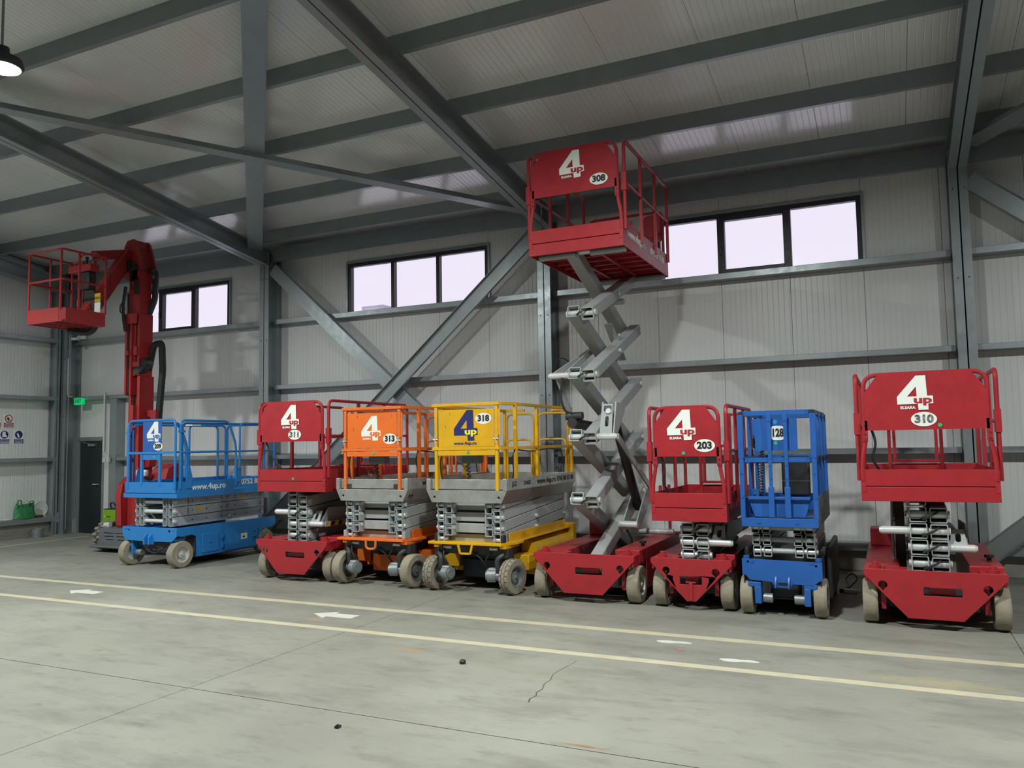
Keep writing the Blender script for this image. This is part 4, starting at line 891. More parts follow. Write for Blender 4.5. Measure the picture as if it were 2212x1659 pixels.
# ------------------------------------------------------------------ narrow blue lift 128
def slab_blue():
    pm = M_BLUE2
    t = thing('scissor_lift', 'narrow dark blue scissor lift number 128 with an open post cage', 'scissor lift', (-.995, 8.07, 0))
    hw = .365; zt = .545
    outer = [(-hw, zt), (-hw, .395), (-hw + .03, .388), (-hw + .07, .345), (-.10, .335), (-.045, .285), (.065, .282), (.10, .322), (hw - .085, .315), (hw - .03, .36), (hw, .365), (hw, zt - .012)]
    MB().sheet(outer, [circle(-hw + .055, zt - .03, .012, 10), circle(hw - .055, zt - .045, .012, 10), rrect(-.04, .055, .298, .332, .015, 3)], (0, 0, 0), (1, 0, 0), (0, 0, 1), -.018).build('front_plate', pm, t, .003)
    for x in (-.055, .065): MB().prof([(0, 0), (-.045, .0), (-.04, .05), (0, .10)], (x - .007, 0, .285), (x + .007, 0, .285), (0, 1, 0), (0, 0, 1)).build('tow_lug', pm, t)
    for x in (-.27, .27): MB().cyl((x, 0, zt - .022), (x, -.008, zt - .022), .013, 10).build('bolt', pm, t)
    MB().box(-hw + .01, -hw + .02, .02, 1.65, .12, zt - .01).box(hw - .02, hw - .01, .02, 1.65, .12, zt - .01).box(-hw + .02, hw - .02, .30, 1.65, .12, .48).build('chassis', M_DARK, t)
    MB().box(hw - .0, hw + .05, .45, 1.6, .12, .62).build('battery_tray', M_DARK, t, .02); MB().box(-hw - .05, -hw, .45, 1.6, .12, .60).build('battery_tray', M_DARK, t, .02)
    for sx in (-1, 1):
        wheel(t, sx * .335, .16, .185, .115, sx, rim=M_DARK); wheel(t, sx * .335, 1.45, .185, .115, sx, rim=M_DARK)
        xx = sx * .225
        MB().add([(xx - .03, .02, .12), (xx + .03, .02, .12), (xx + .03, .02, .27), (xx + sx * .09, .02, .325), (xx - sx * .03, .02, .32), (xx - .03, .02, .27)] if False else [], []).box(xx - .03, xx + .03, .0, .10, .12, .285).box(min(xx - .03, xx + sx * .09), max(xx + .03, xx + sx * .09), 0, .12, .28, .325).build('steering_yoke', pm, t, .006)
        MB().cyl((sx * .19, .10, .165), (sx * .10, .10, .165), .046, 16).build('drive_motor', M_MOTOR, t)
        MB().cyl((sx * .33, .06, zt - .01), (sx * .33, .06, zt + .02), .03, 14).build('steering_pivot', pm, t)
        MB().bar((sx * .352, .08, .39), (sx * .352, .2, .40), .04, .02).build('steering_link', M_DARK, t)
    MB().box(-.14, .14, .25, .30, .14, .40).build('hydraulic_tank', M_NAVY, t, .03)
    # scissor
    z0, dz, ya, yb = .575, .105, .17, 1.42
    for j in range(3):
        zz = z0 + .03 + j * .113; sh = -.006 * j
        for x, w_ in ((-.235, .072), (-.135, .076), (.155, .076), (.262, .08)):
            MB().boxtube((x + sh, ya - .045, zz), (x + sh, yb, zz + .01), w_, .104, .006).build('scissor_arm', M_ARML, t)
        MB().cyl((-.10 + sh, ya, zz), (.12 + sh, ya, zz), .028, 16).build('cross_tube', M_ARML, t)
        MB().cyl((-.275 + sh, ya, zz), (.305 + sh, ya, zz), .026, 16).build('pivot_pin', M_PIN, t)
        MB().cyl((.305 + sh, ya, zz), (.325 + sh, ya, zz), .022, 8).build('pin_head', M_ARML, t)
    # platform
    B, S, pw, L = .852, .935, .352, 1.50
    MB().box(-pw, pw, 0, .03, B, S).box(-pw, -pw + .012, .03, L, B, S + .18).box(-pw, pw, L, L + .012, B, S + .15).box(-pw + .012, pw - .012, .03, L, S - .02, S - .005).build('platform', pm, t, .003)
    MB().box(pw - .010, pw, .03, L, B, S + .20).build('side_panel', mat('scratched_grey_blue', (.12, .14, .16), .5, .2, .6, (.05, .06, .08), 10.0), t)
    for x in (-.19, .16): MB().cyl((x, 0, B + .045), (x, -.008, B + .045), .012, 10).build('bolt', pm, t)
    MB().sheet([(-.285, S + .205), (.285, S + .205), (.285, S + .16), (.235, S + .01), (-.235, S + .01), (-.285, S + .16)], [], (0, .05, 0), (1, 0, 0), (0, 0, 1), -.02).build('toe_board', pm, t, .004)
    MB().box(-.285, .285, .012, .031, S + .178, S + .205).build('toe_board_lip', pm, t, .003)
    zt2, zm = 1.955, 1.495
    for sx in (-1, 1):
        x = sx * .335
        MB().box(x - .022, x + .022, 0, .045, S, zm + .01).build('corner_post', pm, t, .003)
        MB().box(x - .026, x + .026, -.003, .048, zm + .012, zt2 - .02).build('corner_post', pm, t, .003)
        MB().box(x - .02, x + .02, .002, .04, zt2 - .02, zt2 + .01).build('post_end', M_BLACK, t)  # black block paints the shade in the open end of the tube
        for zz in (S + .3, zm - .03): MB().cyl((x, 0, zz - .1), (x, -.007, zz - .1), .010, 8).build('bolt', pm, t)
    for z, nm in ((zm, 'mid_rail'), (zt2 - .005, 'top_rail')):
        MB().path(fillet([(-.335, L - .05, z), (-.335, .02, z), (.335, .02, z), (.335, L - .05, z)], .06, 4), .018, .045).build(nm, pm, t)
    for x in (-.065, .085):
        MB().box(x - .016, x + .016, .0, .03, S + .01, zm - .0).build('rail_post', pm, t, .003)
        MB().box(x - .026, x + .026, -.008, .03, S + .01, S + .30).build('post_sleeve', pm, t, .003)
        MB().box(x - .018, x + .018, .0, .03, zm + .0, zt2 - .02).build('rail_post', pm, t, .003)
        MB().box(x - .022, x + .022, -.004, .03, zt2 - .09, zt2 - .01).build('post_sleeve', pm, t, .003)
        for zz in (zm - .05, zm - .18): MB().cyl((x, 0, zz), (x, -.006, zz), .009, 8).build('bolt', pm, t)
    for sx in (-1, 1):
        for yy in (.55, 1.0, L - .05): MB().box(sx * .335 - .018, sx * .335 + .018, yy - .018, yy + .018, S, zt2).build('rail_post', pm, t, .003)
    MB().path([(-.335, L - .05, zt2 - .01), (.335, L - .05, zt2 - .01)], .018, .045).build('top_rail', pm, t); MB().path([(-.335, L - .05, zm), (.335, L - .05, zm)], .018, .045).build('mid_rail', pm, t)
    MB().box(-.205, .19, .045, .05, 1.585, 1.895).build('front_panel', pm, t)
    MB().box(-.13, .17, L - .09, L - .05, 1.06, 1.50).build('document_box', M_BLACK, t, .02)
    MB().box(-.125, .165, L - .096, L - .09, 1.22, 1.228).build('lid_seam', M_GREYBOX, t)
    MB().box(-.28, -.19, .35, .45, 1.72, 1.90).build('control_box', pm, t, .01); MB().box(-.27, -.20, .33, .42, 1.60, 1.72).build('control_box', M_BLACK, t, .015)
    MB().sheet([(0, 0), (.10, 0), (.09, .17), (.01, .17)], [circle(.05, .11, .015, 10)], (-.30, .20, S + .10), (1, 0, 0), (0, 0, 1), .01).build('hinge_plate', pm, t)
    coil(t, (-.19, .40, 1.63), (-.22, .42, 1.16), .022, 17, .005); hose(t, [(-.22, .42, 1.16), (-.25, .36, 1.10), (-.33, .32, 1.08)], .013)
    number_plate(t, .010, 1.753, .043, '128', w=.14, h=.14, rect=True)
    MB().cyl((-.008, .044, 1.86), (-.008, .042, 1.86), .022, 10).build('paint_dab', flat('bright_blue_paint', (.02, .22, .6)), t)
    dot(t, -.012, 1.657, .044, .018)
    return t
slab_blue()

# ------------------------------------------------------------------ red mast boom lift
def boom_lift():
    pm = M_REDB; cx, cy = -11.80, 9.78
    t = thing('boom_lift', 'tall red mast boom lift with a railed basket, behind the light blue lift', 'boom lift', (cx, cy, 0))
    # chassis, local coordinates
    yf = -.50
    MB().prof([(-.26, .10), (.82, .10), (.82, .40), (-.20, .40), (-.26, .36)], (0, yf + .045, 0), (0, .75, 0), (1, 0, 0), (0, 0, 1)).build('chassis', M_CHASSIS, t, .02)
    MB().box(-.44, .86, yf - .06, yf + .25, .075, .115).build('bumper', M_CHASSIS, t, .015)
    lv = [[(xa + .03 * q, .315 - q * .055), (xb - (.05 * q if k else 0), .315 - q * .055), (xb - (.05 * q if k else 0), .328 - q * .055), (xa + .03 * q, .328 - q * .055)] for k, (xa, xb) in enumerate(((-.15, .10), (.13, .48))) for q in range(3)]
    MB().sheet([(-.26, .10), (.82, .10), (.82, .40), (-.20, .40), (-.26, .36)], lv, (0, yf, 0), (1, 0, 0), (0, 0, 1), -.006).build('louvred_cover', M_CHASSIS, t)
    for x_ in (-.40, .92):
        for y_ in (-.20, .72): wheel(t, x_, y_, .235, .19, 1 if x_ > 0 else -1, rim=M_DARK, tyre=M_TYREB, lugs=15)
    # turret
    prof_ = [(-.38, .42), (-.30, .36), (.20, .36), (.20, 1.10), (-.02, 1.26), (-.22, 1.24), (-.36, 1.12), (-.40, .92)]
    MB().prof(prof_, (.00, 0, 0), (.12, 0, 0), (0, 1, 0), (0, 0, 1)).build('counterweight', pm, t, .02)
    MB().box(.12, .62, -.28, .30, .40, 1.00).build('turret', pm, t, .01)
    MB().prof([(-.30, .40), (.30, .40), (.34, .9), (.25, 1.25), (.0, 1.46), (-.18, 1.38), (-.32, 1.0)], (.62, 0, 0), (.98, 0, 0), (0, 1, 0), (0, 0, 1)).build('turret_cover', pm, t, .03)
    MB().cyl((.56, -.36, 1.12), (.56, -.28, 1.12), .13, 20).build('motor_cover', M_BLACK, t)
    MB().box(.42, .66, -.37, -.30, 1.25, 1.36).build('foil_wrap', M_PIN, t, .02)
    # nested mast sections (each a pair of channels with a web)
    def section(x0, x1, y0, y1, z0, z1, nm, tk=.06):
        s = MB().box(x0, x0 + tk, y0, y1, z0, z1).box(x1 - tk, x1, y0, y1, z0, z1).box(x0 + tk, x1 - tk, y0 + .07, y1 - .02, z0, z1).build(nm, pm, t, .006)
        MB().box(x0 + tk + .005, x0 + tk + .025, y0 + .03, y0 + .07, z0 + .05, z1 - .05).build('slide_rail', M_DARK, t)
        return s
    section(.04, .30, -.22, .08, .95, 2.95, 'mast_section')
    section(.0, .16, -.28, -.10, 2.62, 4.00, 'mast_section', .045)
    section(.16, .30, -.24, .04, 2.95, 4.02, 'mast_section', .045)
    MB().box(.0, .30, -.30, -.28, 3.84, 4.02).build('mast_collar', pm, t, .006); MB().box(.14, .33, -.26, -.24, 3.10, 3.19).build('mast_collar', pm, t, .006)
    MB().box(.04, .12, -.31, -.28, 3.30, 3.38).build('mast_lug', pm, t); MB().box(.20, .28, -.27, -.24, 3.30, 3.45).build('mast_lug', pm, t)
    MB().box(.14, .22, -.27, -.22, 1.95, 2.45).build('mast_guide', pm, t)
    # upper mast to head
    MB().prof([(.05, 3.98), (.27, 3.98), (.27, 4.75), (.22, 4.80), (.02, 4.80), (.02, 4.3)], (0, -.22, 0), (0, .02, 0), (1, 0, 0), (0, 0, 1)).build('upper_mast', pm, t, .02)
    head = [(-.20, 4.72), (-.12, 5.22), (-.06, 5.32), (.10, 5.34), (.16, 5.28), (.30, 4.86), (.22, 4.80), (.20, 4.60), (.0, 4.60)]
    MB().prof(head, (0, -.22, 0), (0, -.18, 0), (1, 0, 0), (0, 0, 1)).build('head_plate', pm, t, .01)
    MB().prof(head, (0, .06, 0), (0, .10, 0), (1, 0, 0), (0, 0, 1)).build('head_plate', pm, t, .01)
    MB().prof([(-.08, 5.20), (-.05, 5.31), (.10, 5.33), (.14, 5.18)], (0, -.18, 0), (0, .06, 0), (1, 0, 0), (0, 0, 1)).build('head_cover', pm, t, .01)
    MB().cyl((.02, -.22, 4.86), (.02, -.30, 4.86), .10, 20).build('jib_motor', M_BLACK, t); MB().cyl((.15, -.22, 4.84), (.15, -.27, 4.84), .07, 18).build('jib_motor', M_BLACK, t)
    MB().tube([(.09, -.24, 4.78), (.09, -.26, 4.62), (.09, -.24, 4.45)], .012).build('hose', M_HOSE, t)
    # jib down to the basket
    MB().bar((-.05, -.18, 5.10), (-.02, -1.00, 3.90), .16, .22).build('jib', pm, t, .012)
    MB().bar((-.05, -.22, 5.08), (-.28, -.72, 4.98), .10, .16).build('upper_link', pm, t, .012)
    MB().bar((-.03, -.95, 4.05), (-.03, -.92, 3.68), .20, .14).build('basket_support', pm, t, .01)
    hose(t, [(.06, -.95, 3.98), (.10, -.92, 3.74), (.02, -.96, 3.62), (-.16, -1.05, 3.64), (-.3, -1.1, 3.66)], .06, M_BLACK, name='energy_chain')
    # hose loops on the mast
    def chain(pts, nm='energy_chain'): MB().path(fillet(pts, .16, 6), .07, .055, (1, 0, 0)).build(nm, M_HOSE, t)
    hose(t, [(.16, .02, 4.55), (.20, .02, 4.80), (.36, .02, 4.80), (.36, .02, 4.30), (.24, .0, 4.04)], .055, M_HOSE, name='energy_chain')
    hose(t, [(.26, .0, 3.06), (.38, .0, 3.50), (.57, .0, 3.52), (.60, .0, 3.05), (.54, .0, 2.45), (.50, 0, 1.95)], .058, M_HOSE, name='energy_chain')
    MB().bar((.20, -.18, 3.00), (.42, -.14, 3.20), .16, .16).build('chain_carrier', M_BLACK, t, .03)
    MB().prof([(.30, 1.38), (.42, 1.40), (.56, 2.22), (.56, 2.36), (.36, 2.36), (.36, 2.26), (.44, 2.24)], (0, -.10, 0), (0, .04, 0), (1, 0, 0), (0, 0, 1)).build('chain_bracket', pm, t, .006)
    hose(t, [(.0, -.28, 4.50), (-.03, -.30, 4.2), (.02, -.33, 3.95), (.06, -.32, 3.72)], .03); hose(t, [(-.06, -.28, 4.24), (-.13, -.28, 4.18), (-.13, -.28, 4.06), (-.05, -.28, 4.05), (-.01, -.28, 4.14)], .014)
    MB().box(.16, .26, -.25, -.21, 4.35, 4.62).build('valve_box', M_BLACK, t, .01)
    # basket
    bx0, bx1, by0, by1 = -.46, .36, -1.70, -.95; z = 3.69
    ch = .07
    plan = [(bx0, by0), (bx1 - ch, by0), (bx1, by0 + ch), (bx1, by1), (bx0, by1)]
    kick = MB()
    for a, b in zip(plan, plan[1:] + plan[:1]): kick.bar((a[0], a[1], z + .11), (b[0], b[1], z + .11), .012, .22)
    kick.build('kick_plate', pm, t)
    for k in range(9): MB().bar((bx0, by0 + .04 + k * .085, z + .02), (bx1, by0 + .04 + k * .085, z + .02), .03, .03).build('floor_slat', pm, t)
    for x_ in (bx0 + .02, -.18, .08, bx1 - .02): MB().bar((x_, by0, z + .012), (x_, by1, z + .012), .03, .024).build('floor_bearer', pm, t)
    zt = z + 1.13; zmid = z + .66
    for zz, nm in ((zt, 'top_rail'), (zmid, 'mid_rail')):
        MB().tube(fillet([(bx0, by1, zz), (bx0, by0, zz), (bx1, by0, zz), (bx1, by1, zz)], .06, 4), .018, 9).build(nm, pm, t)
    MB().tube([(bx0, by1, zt), (-.18, by1, zt)], .018, 9).build('top_rail', pm, t); MB().tube([(.1, by1, zt), (bx1, by1, zt)], .018, 9).build('top_rail', pm, t)
    for x, y in ((bx0 + .01, by0 + .01), (bx1 - .05, by0 + .01), (bx1, -1.42), (bx0, by1), (bx0 + .0, -1.33), (bx1, by1), (.10, by1), (-.18, by1)):
        MB().cyl((x, y, z + .2), (x, y, zt), .018, 10).build('rail_post', pm, t)
    MB().cyl((bx1 + .0, -1.42, z + .26), (bx1 + .0, -1.42, z + .36), .028, 10).build('post_clamp', pm, t)
    MB().box(-.30, .24, by1 - .20, by1 - .02, zt - .22, zt - .10).build('control_console', pm, t, .02)
    MB().box(-.05, .16, by1 - .16, by1 - .02, z + .62, zt - .22).build('control_box', M_BLACK, t, .02)
    MB().tube(fillet([(-.24, by1 - .1, zt - .1), (-.10, by1 - .1, zt + .08), (.26, by1 - .1, zt + .08), (.32, by1, zt - .05)], .04, 3), .016, 8).build('console_guard', pm, t)
    MB().cyl((.06, by1 - .12, zt - .1), (.06, by1 - .12, zt + .0), .018, 10).cyl((.06, by1 - .12, zt), (.06, by1 - .12, zt + .03), .028, 10).build('joystick', M_BLACK, t)
    MB().box(.15, .28, by1 - .035, by1 - .02, z + .42, z + .56).build('yellow_label', M_YSTICK, t); MB().box(.15, .28, by1 - .035, by1 - .02, z + .24, z + .41).build('white_label', M_WHITE, t)
    MB().box(-.12, .14, by1 - .03, by1 - .0, z + .22, z + .60).build('back_plate', M_BLACK, t)
boom_lift()

# ------------------------------------------------------------------ floor markings
tag(MB().box(-15.3, 16.9, 6.985, 7.095, 0, .0015).build('floor_line', M_LINE), 'cream painted floor line closer to the parked lifts', 'floor line', 'pair of cream walkway lines')
tag(MB().box(-15.3, 16.9, 6.105, 6.205, 0, .0015).build('floor_line', M_LINE), 'cream painted floor line farther from the parked lifts', 'floor line', 'pair of cream walkway lines')
tag(MB().box(-14.52, -14.44, 7.1, 10.9, 0, .0015).build('floor_line', M_LINE), 'thin cream floor line running along the end wall', 'floor line')
def arrow(dx, lab):
    pts = [(-5.40, 6.635), (-5.195, 6.79), (-5.185, 6.72), (-4.895, 6.72), (-4.895, 6.57), (-5.185, 6.565), (-5.18, 6.49)]
    tag(MB().sheet([(a + dx, b) for a, b in pts], [], (0, 0, 0), (1, 0, 0), (0, 1, 0), .0015).build('floor_arrow', M_MARK), lab, 'floor arrow', 'white arrows between the floor lines')
arrow(0, 'white painted arrow on the floor in front of the orange lift')
arrow(-3.72, 'white painted arrow on the floor in front of the light blue lift')
def foot(x, y, s, lab):
    pts = []
    for k in range(28):
        a = 2 * PI * k / 28; u = math.cos(a) * .15; wd = (.050 if u < 0 else .040) - .012 * math.exp(-((u - .02) / .05) ** 2)
        pts.append((x + u, y + s * (.010 * math.sin(u * 18)) + math.sin(a) * wd))
    tag(MB().sheet(pts, [], (0, 0, 0), (1, 0, 0), (0, 1, 0), .0015).build('floor_footprint', M_MARK), lab, 'footprint', 'white footprints between the floor lines')
foot(-1.73, 6.805, 1, 'white painted shoe print beside the walkway line closer to the lifts')
foot(-1.13, 6.42, 1, 'white painted shoe print beside the walkway line farther from the lifts')
# crack and a few small bits lying on the floor
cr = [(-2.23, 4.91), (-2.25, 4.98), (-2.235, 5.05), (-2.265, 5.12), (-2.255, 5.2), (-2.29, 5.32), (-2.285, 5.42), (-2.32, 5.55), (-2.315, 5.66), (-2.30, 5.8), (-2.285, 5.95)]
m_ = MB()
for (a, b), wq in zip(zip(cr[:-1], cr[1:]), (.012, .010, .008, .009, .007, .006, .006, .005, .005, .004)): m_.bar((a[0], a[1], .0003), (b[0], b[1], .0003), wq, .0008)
m_.build('crack', flat('crack_shade', (.07, .07, .06), .9), fl)  # dark strips on the slab: shade inside the crack put into colour
tag(MB().lathe([(0, 0), (0, .024), (.02, .026), (.03, .018), (.03, 0)], (-3.08, 5.56, 0), (0, 0, 1), 14).build('rubber_plug', M_BLACK), 'small black rubber plug lying on the open floor', 'plug')
tag(MB().box(-3.115, -3.09, 4.02, 4.055, 0, .014).cyl((-3.10, 4.03, .012), (-3.10, 4.03, .022), .008, 8).build('plastic_clip', M_BLACK), 'tiny black plastic clip lying on the open floor', 'clip')
m_ = MB().tube([(-1.66, 6.58, .001), (-1.645, 6.545, .001), (-1.61, 6.535, .001), (-1.585, 6.56, .001)], .006, 5)
m_.build('chalk_mark', flat('red_chalk', (.5, .12, .10), .9), fl)

# ------------------------------------------------------------------ corner: signs, exit lamp, bag, charger, cables
def sign(y, z, kind, lab, w=.195, h=.26):
    t = thing('safety_sign', lab, 'sign', (XE + .004, y, z))
    m = M_REDSIGN if kind in ('match', 'smoke') else M_BLSIGN
    MB().box(0, .003, -w / 2, w / 2, -h / 2, h / 2).build('sign_board', M_WHITE, t)
    MB().box(.003, .0042, -w / 2 + .004, w / 2 - .004, -h / 2 + .006, -h / 2 + .092).build('caption_band', m, t)
    cz = .045; R = .078
    if kind in ('match', 'smoke'):
        ring = MB().sheet(circle(0, cz, R, 28), [circle(0, cz, R * .78, 24)], (.003, 0, 0), (0, 1, 0), (0, 0, 1), .0012).build('ring', m, t)
        MB().bar((.0046, -.05, cz + .05), (.0046, .05, cz - .05), .012, .001, (1, 0, 0)).build('slash', m, t)
        if kind == 'match':
            MB().sheet([(-.008, cz - .052), (.010, cz - .052), (.006, cz - .03), (.016, cz - .012), (.0, cz + .034), (-.012, cz + .02), (-.04, cz - .004), (-.034, cz - .024), (-.012, cz - .02)], [], (.003, 0, 0), (0, 1, 0), (0, 0, 1), .0010).build('symbol', M_INK, t)
        else:
            MB().box(.003, .004, -.045, .035, cz - .008, cz + .006).build('symbol', M_INK, t)
        lines = ('FUMATUL SI', 'FOCUL DESCHIS', 'INTERZIS')
    else:
        MB().sheet(circle(0, cz, R, 28), [], (.003, 0, 0), (0, 1, 0), (0, 0, 1), .0012).build('disc', m, t)
        if kind == 'boots':
            pts = [(-.03, .06), (.02, .06), (.022, .0), (.05, -.025), (.05, -.045), (.0, -.048), (-.015, -.042), (-.045, -.048), (-.04, .03)]
        else:
            pts = [(-.045, .022), (-.015, .032), (.02, -.045), (-.012, -.062)]
        MB().sheet([(a, cz + b) for a, b in pts], [], (.0043, 0, 0), (0, 1, 0), (0, 0, 1), .001).build('symbol', M_WHITE, t)
        lines = ('PROTECTIE', 'OBLIGATORIE', 'A PICIOARELOR' if kind == 'boots' else 'A MAINILOR')
    for k, l in enumerate(lines): text(l, .017, M_WHITE, t, (.0045, 0, -h / 2 + .074 - k * .026), 'R', .02, name='caption', width=.15 if len(l) < 11 else .17)
M_REDSIGN = flat('red_sign_ink', (.28, .015, .02), .5); M_BLSIGN = flat('blue_sign_ink', (.015, .015, .17), .5)
sign(9.742, 2.30, 'smoke', 'prohibition sign with red ring, left of the flame sign')
sign(9.995, 2.30, 'match', 'prohibition sign with red ring and struck-out flame')
sign(9.92, 1.985, 'boots', 'blue mandatory sign showing a safety boot')
sign(10.205, 1.985, 'gloves', 'blue mandatory sign showing a protective glove')
ex = thing('exit_sign', 'glowing green exit sign on the girt above the corner door', 'sign', (-15.03, 11.02, 2.70))
MB().box(-.125, .125, 0, .065, -.065, .065).build('sign_box', flat('exit_green', (.0, .55, .16), .4, emit=.75), ex, .005)
text('EXIT', .078, flat('exit_letters', (.02, .16, .06), .5), ex, (0, -.003, 0), 'F', .03, name='lettering', width=.19)
# white trunking, conduits and junction boxes
tk = thing('cable_trunking', 'white vertical cable trunking beside the dark door', 'trunking', (-14.27, 11.04, 0))
MB().box(-.02, .02, 0, .04, 1.66, 2.84).build('trunk', M_PVC, tk)
MB().tube(fillet([(.0, .02, 1.66), (.02, .0, 1.60), (.08, 0, 1.575), (.14, .0, 1.57), (.14, .0, 1.50)], .03, 3), .011, 8).build('conduit', M_PVC, tk)
MB().tube(fillet([(-.01, .02, 1.66), (-.01, .0, 1.57), (.05, -.01, 1.55), (.06, -.01, 1.50)], .03, 3), .011, 8).build('conduit', M_PVC, tk)
for x in (.04, .14): MB().box(x - .04, x + .04, -.02, .03, 1.45, 1.55).build('socket_box', M_PVC, tk, .006)
MB().tube(fillet([(.0, .02, 2.84), (.06, .0, 2.88), (.16, .0, 2.86), (.18, .03, 2.8)], .03, 3), .010, 8).build('cable', M_PVC, tk)
cn = thing('conduit_run', 'grey conduit pipes climbing the corner column', 'conduit', (-15.27, 10.98, 0))
MB().tube(fillet([(0, 0, .1), (0, 0, 2.86), (-.0, 0, 5.0)], .05, 2), .012, 8).build('conduit', M_GALV, cn)
MB().tube(fillet([(.045, .0, 2.84), (.045, 0, 4.3), (.03, 0, 4.95)], .1, 3), .010, 8).build('conduit', M_GALV, cn)
MB().tube(fillet([(-.03, 0, 3.6), (-.03, 0, 2.92), (.02, -.02, 2.80), (.14, -.02, 2.80)], .08, 4), .010, 8).build('conduit', M_PVC, cn)
cm = thing('dome_camera', 'white dome security camera on a bracket by the corner column', 'camera', (-15.0, 11.0, 4.0))
MB().box(-.10, .16, .0, .05, -.02, .05).build('bracket', M_PVC, cm, .01)
MB().lathe([(.03, 0), (.03, .075), (-.01, .08), (-.02, .07)], (-.05, -.06, -.03), (0, 0, 1), 20).build('camera_body', M_PVC, cm)
MB().lathe([(-.02, .066), (-.05, .055), (-.075, .03), (-.082, 0)], (-.05, -.06, -.03), (0, 0, 1), 20).build('dome', M_BLACK, cm)
hose(cm, [(-.04, .02, .05), (-.08, .0, .18), (-.16, .0, .24), (-.2, .0, .40)], .012, M_PVC, name='cable')
# green carrier bag on the ledge
bag = thing('carrier_bag', 'crumpled green plastic carrier bag on the low ledge', 'bag', (XE + .125, 10.29, .371))
M_BAG = bpy.data.materials.new('thin_green_plastic'); nt, b_ = nodes_of(M_BAG)
b_.inputs['Base Color'].default_value = (.03, .20, .075, 1); b_.inputs['Roughness'].default_value = .28; b_.inputs['Subsurface Weight'].default_value = .1
bp_ = N(nt, 'ShaderNodeBump'); bp_.inputs['Strength'].default_value = .7; bp_.inputs['Distance'].default_value = .02; nt.links.new(noise(nt, 26, 4), bp_.inputs['Height']); nt.links.new(bp_.outputs[0], b_.inputs['Normal'])
vs_, fs_ = [], []; nu, nv = 36, 10
for j in range(nv + 1):
    v = j / nv
    for i in range(nu):
        a = 2 * PI * i / nu; fold = 1 + .07 * math.sin(a * 7 + v * 2) * v + .05 * math.sin(a * 11 + 3 * v)
        rx = .085 * (1 - .35 * v) * fold; ry = .23 * (1 - .26 * v) * fold
        yy = ry * math.sin(a); zz = v * (.185 + .03 * math.cos(a * 3) * v + .13 * abs(yy / .23) * v)
        vs_.append((rx * math.cos(a) * (1 - .55 * v ** 3), yy, zz))
for j in range(nv):
    for i in range(nu): fs_.append((j * nu + i, j * nu + (i + 1) % nu, (j + 1) * nu + (i + 1) % nu, (j + 1) * nu + i))
fs_.append(tuple(range(nu))[::-1]); fs_.append(tuple(nv * nu + i for i in range(nu)))
MB().add(vs_, fs_, True).build('bag_body', M_BAG, bag, 0, 180)
MB().path(fillet([(.01, -.165, .20), (.01, -.145, .375), (.01, -.085, .37), (.01, -.05, .17)], .05, 5), .030, .012).build('handle', M_BAG, bag)
MB().path(fillet([(.01, .04, .19), (.01, .09, .335), (.01, .165, .345), (.01, .175, .19)], .05, 5), .030, .012).build('handle', M_BAG, bag)
tag(MB().lathe([(0, 0), (.0, .12), (.015, .16), (.02, .155), (.006, .11), (.006, 0)], (XE + .008, 10.68, .52), (1, 0, 0), 28).build('plastic_plate', M_PVC), 'white round plate leaning on the wall behind the green bag', 'plate').location = (0, 0, .012)
tag(MB().lathe([(0, 0), (0, .06), (.03, .07), (.05, .05), (.055, 0)], (XE + .125, 10.60, .371), (0, 0, 1), 14).build('rusty_pad', mat('rust_brown', (.10, .03, .015), .9, 0, .5, (.03, .01, .01), 20.0, bump=.6)), 'rust-brown scrap lying beside the green bag', 'scrap')
tag(MB().box(XE + .06, XE + .16, 9.90, 10.0, .371, .392).build('white_block', M_PVC, None, .005), 'small white block on the ledge left of the green bag', 'block')
bk = thing('paint_bucket', 'dull grey bucket on the floor under the low ledge', 'bucket', (XE + .36, 10.40, 0))
MB().lathe([(0, 0), (0, .095), (.17, .115), (.175, .12), (.17, .105), (.02, .09), (.02, 0)], (0, 0, 0), (0, 0, 1), 22).build('bucket_body', M_MOTOR, bk)
MB().tube([(0, .118 * math.cos(a), .165 - .10 * math.sin(a)) for a in [PI * k / 12 for k in range(13)]], .004, 6).build('bail', M_DARK, bk)
tag(MB().box(XE + .165, XE + .19, 10.90, 11.02, .24, .44).box(XE + .16, XE + .165, 10.915, 11.0, .26, .42).build('cover_plate', M_CONC, None, .004), 'square grey cover plate at the foot of the corner column', 'cover plate')
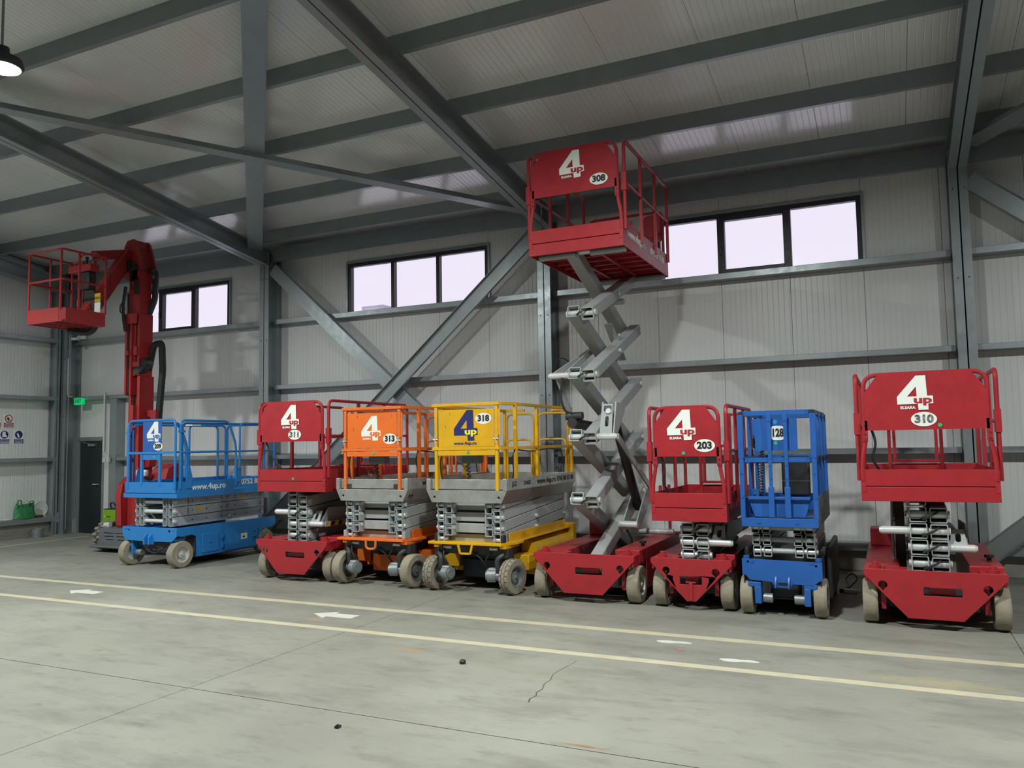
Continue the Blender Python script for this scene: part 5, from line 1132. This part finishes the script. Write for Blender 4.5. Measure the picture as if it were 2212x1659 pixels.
# green charger with cables on top
gc = thing('battery_charger', 'lime green battery charger cabinet with black cables on top, by the door', 'charger', (-13.55, 10.62, 0))
M_LIME = mat('lime_green_paint', (.20, .42, .012), .45, 0, .25, (.12, .26, .01), 6.0)
MB().box(-.175, .175, 0, .55, .03, .56).build('cabinet', M_LIME, gc, .012)
for x in (-.14, .14):
    for y in (.06, .49): MB().cyl((x, y, 0), (x, y, .03), .025, 12).build('foot', M_BLACK, gc)
MB().box(-.17, .17, .02, .54, .56, .575).build('lid', M_BLACK, gc, .006)
MB().box(.176, .18, .12, .25, .10, .2).build('vent', M_BLACK, gc)
text('Power', .035, M_INK, gc, (.0, -.001, .43), 'F', .03, name='lettering', width=.12); MB().box(-.105, -.08, -.002, 0, .42, .445).build('logo_square', M_WHITE, gc)
hose(gc, [(-.10, .15, .585), (-.12, .12, .66), (-.02, .12, .70), (.02, .15, .60)], .016, name='cable'); hose(gc, [(-.02, .2, .585), (.0, .2, .69), (.10, .2, .66), (.12, .22, .585)], .016, name='cable'); hose(gc, [(-.13, .3, .59), (.0, .28, .61), (.13, .3, .59), (.16, .34, .6)], .018, name='cable')
ct = thing('carton', 'small white carton lying on the boom lift chassis', 'carton', (-12.0, 9.36, .4025))
MB().box(-.06, .07, 0, .07, 0, .075).build('box', M_PVC, ct, .003); MB().box(-.05, .05, -.001, 0, .01, .022).build('stripe', M_NVINK, ct)
# extension lead on the floor by the last lift
el = thing('extension_lead', 'black and white extension lead on the floor behind the dark blue lift', 'cable', (-.56, 9.75, 0))
hose(el, [(-.0, -.1, .012), (.02, -.02, .012), (.06, .1, .03), (.02, .25, .10), (.10, .3, .16), (.16, .22, .10), (.06, .1, .012)], .008, name='cable')
hose(el, [(.10, -.12, .010), (.16, -.1, .010), (.20, -.04, .010), (.24, -.08, .010)], .007, M_PVC, name='cable')
MB().box(.02, .16, -.17, -.10, 0, .04).build('power_strip', M_PVC, el, .008); MB().cyl((-.02, -.12, .02), (.02, -.13, .02), .02, 12).build('plug', M_BLACK, el)
# cable clipped to the columns
MB()
wc = thing('wall_cable', 'thin black cable curling off the middle column', 'cable', (-4.48, 11.0, 0))
hose(wc, [(0, .0, 1.30), (.02, -.02, 1.36), (.05, -.03, 1.30), (.04, -.02, 1.2), (.02, 0, 1.12)], .006, name='cable')
hose(wc, [(.02, .0, 2.2), (.02, -.02, 2.78), (.10, -.04, 2.95), (.22, -.02, 2.92), (.26, .05, 2.80)], .008, name='cable')
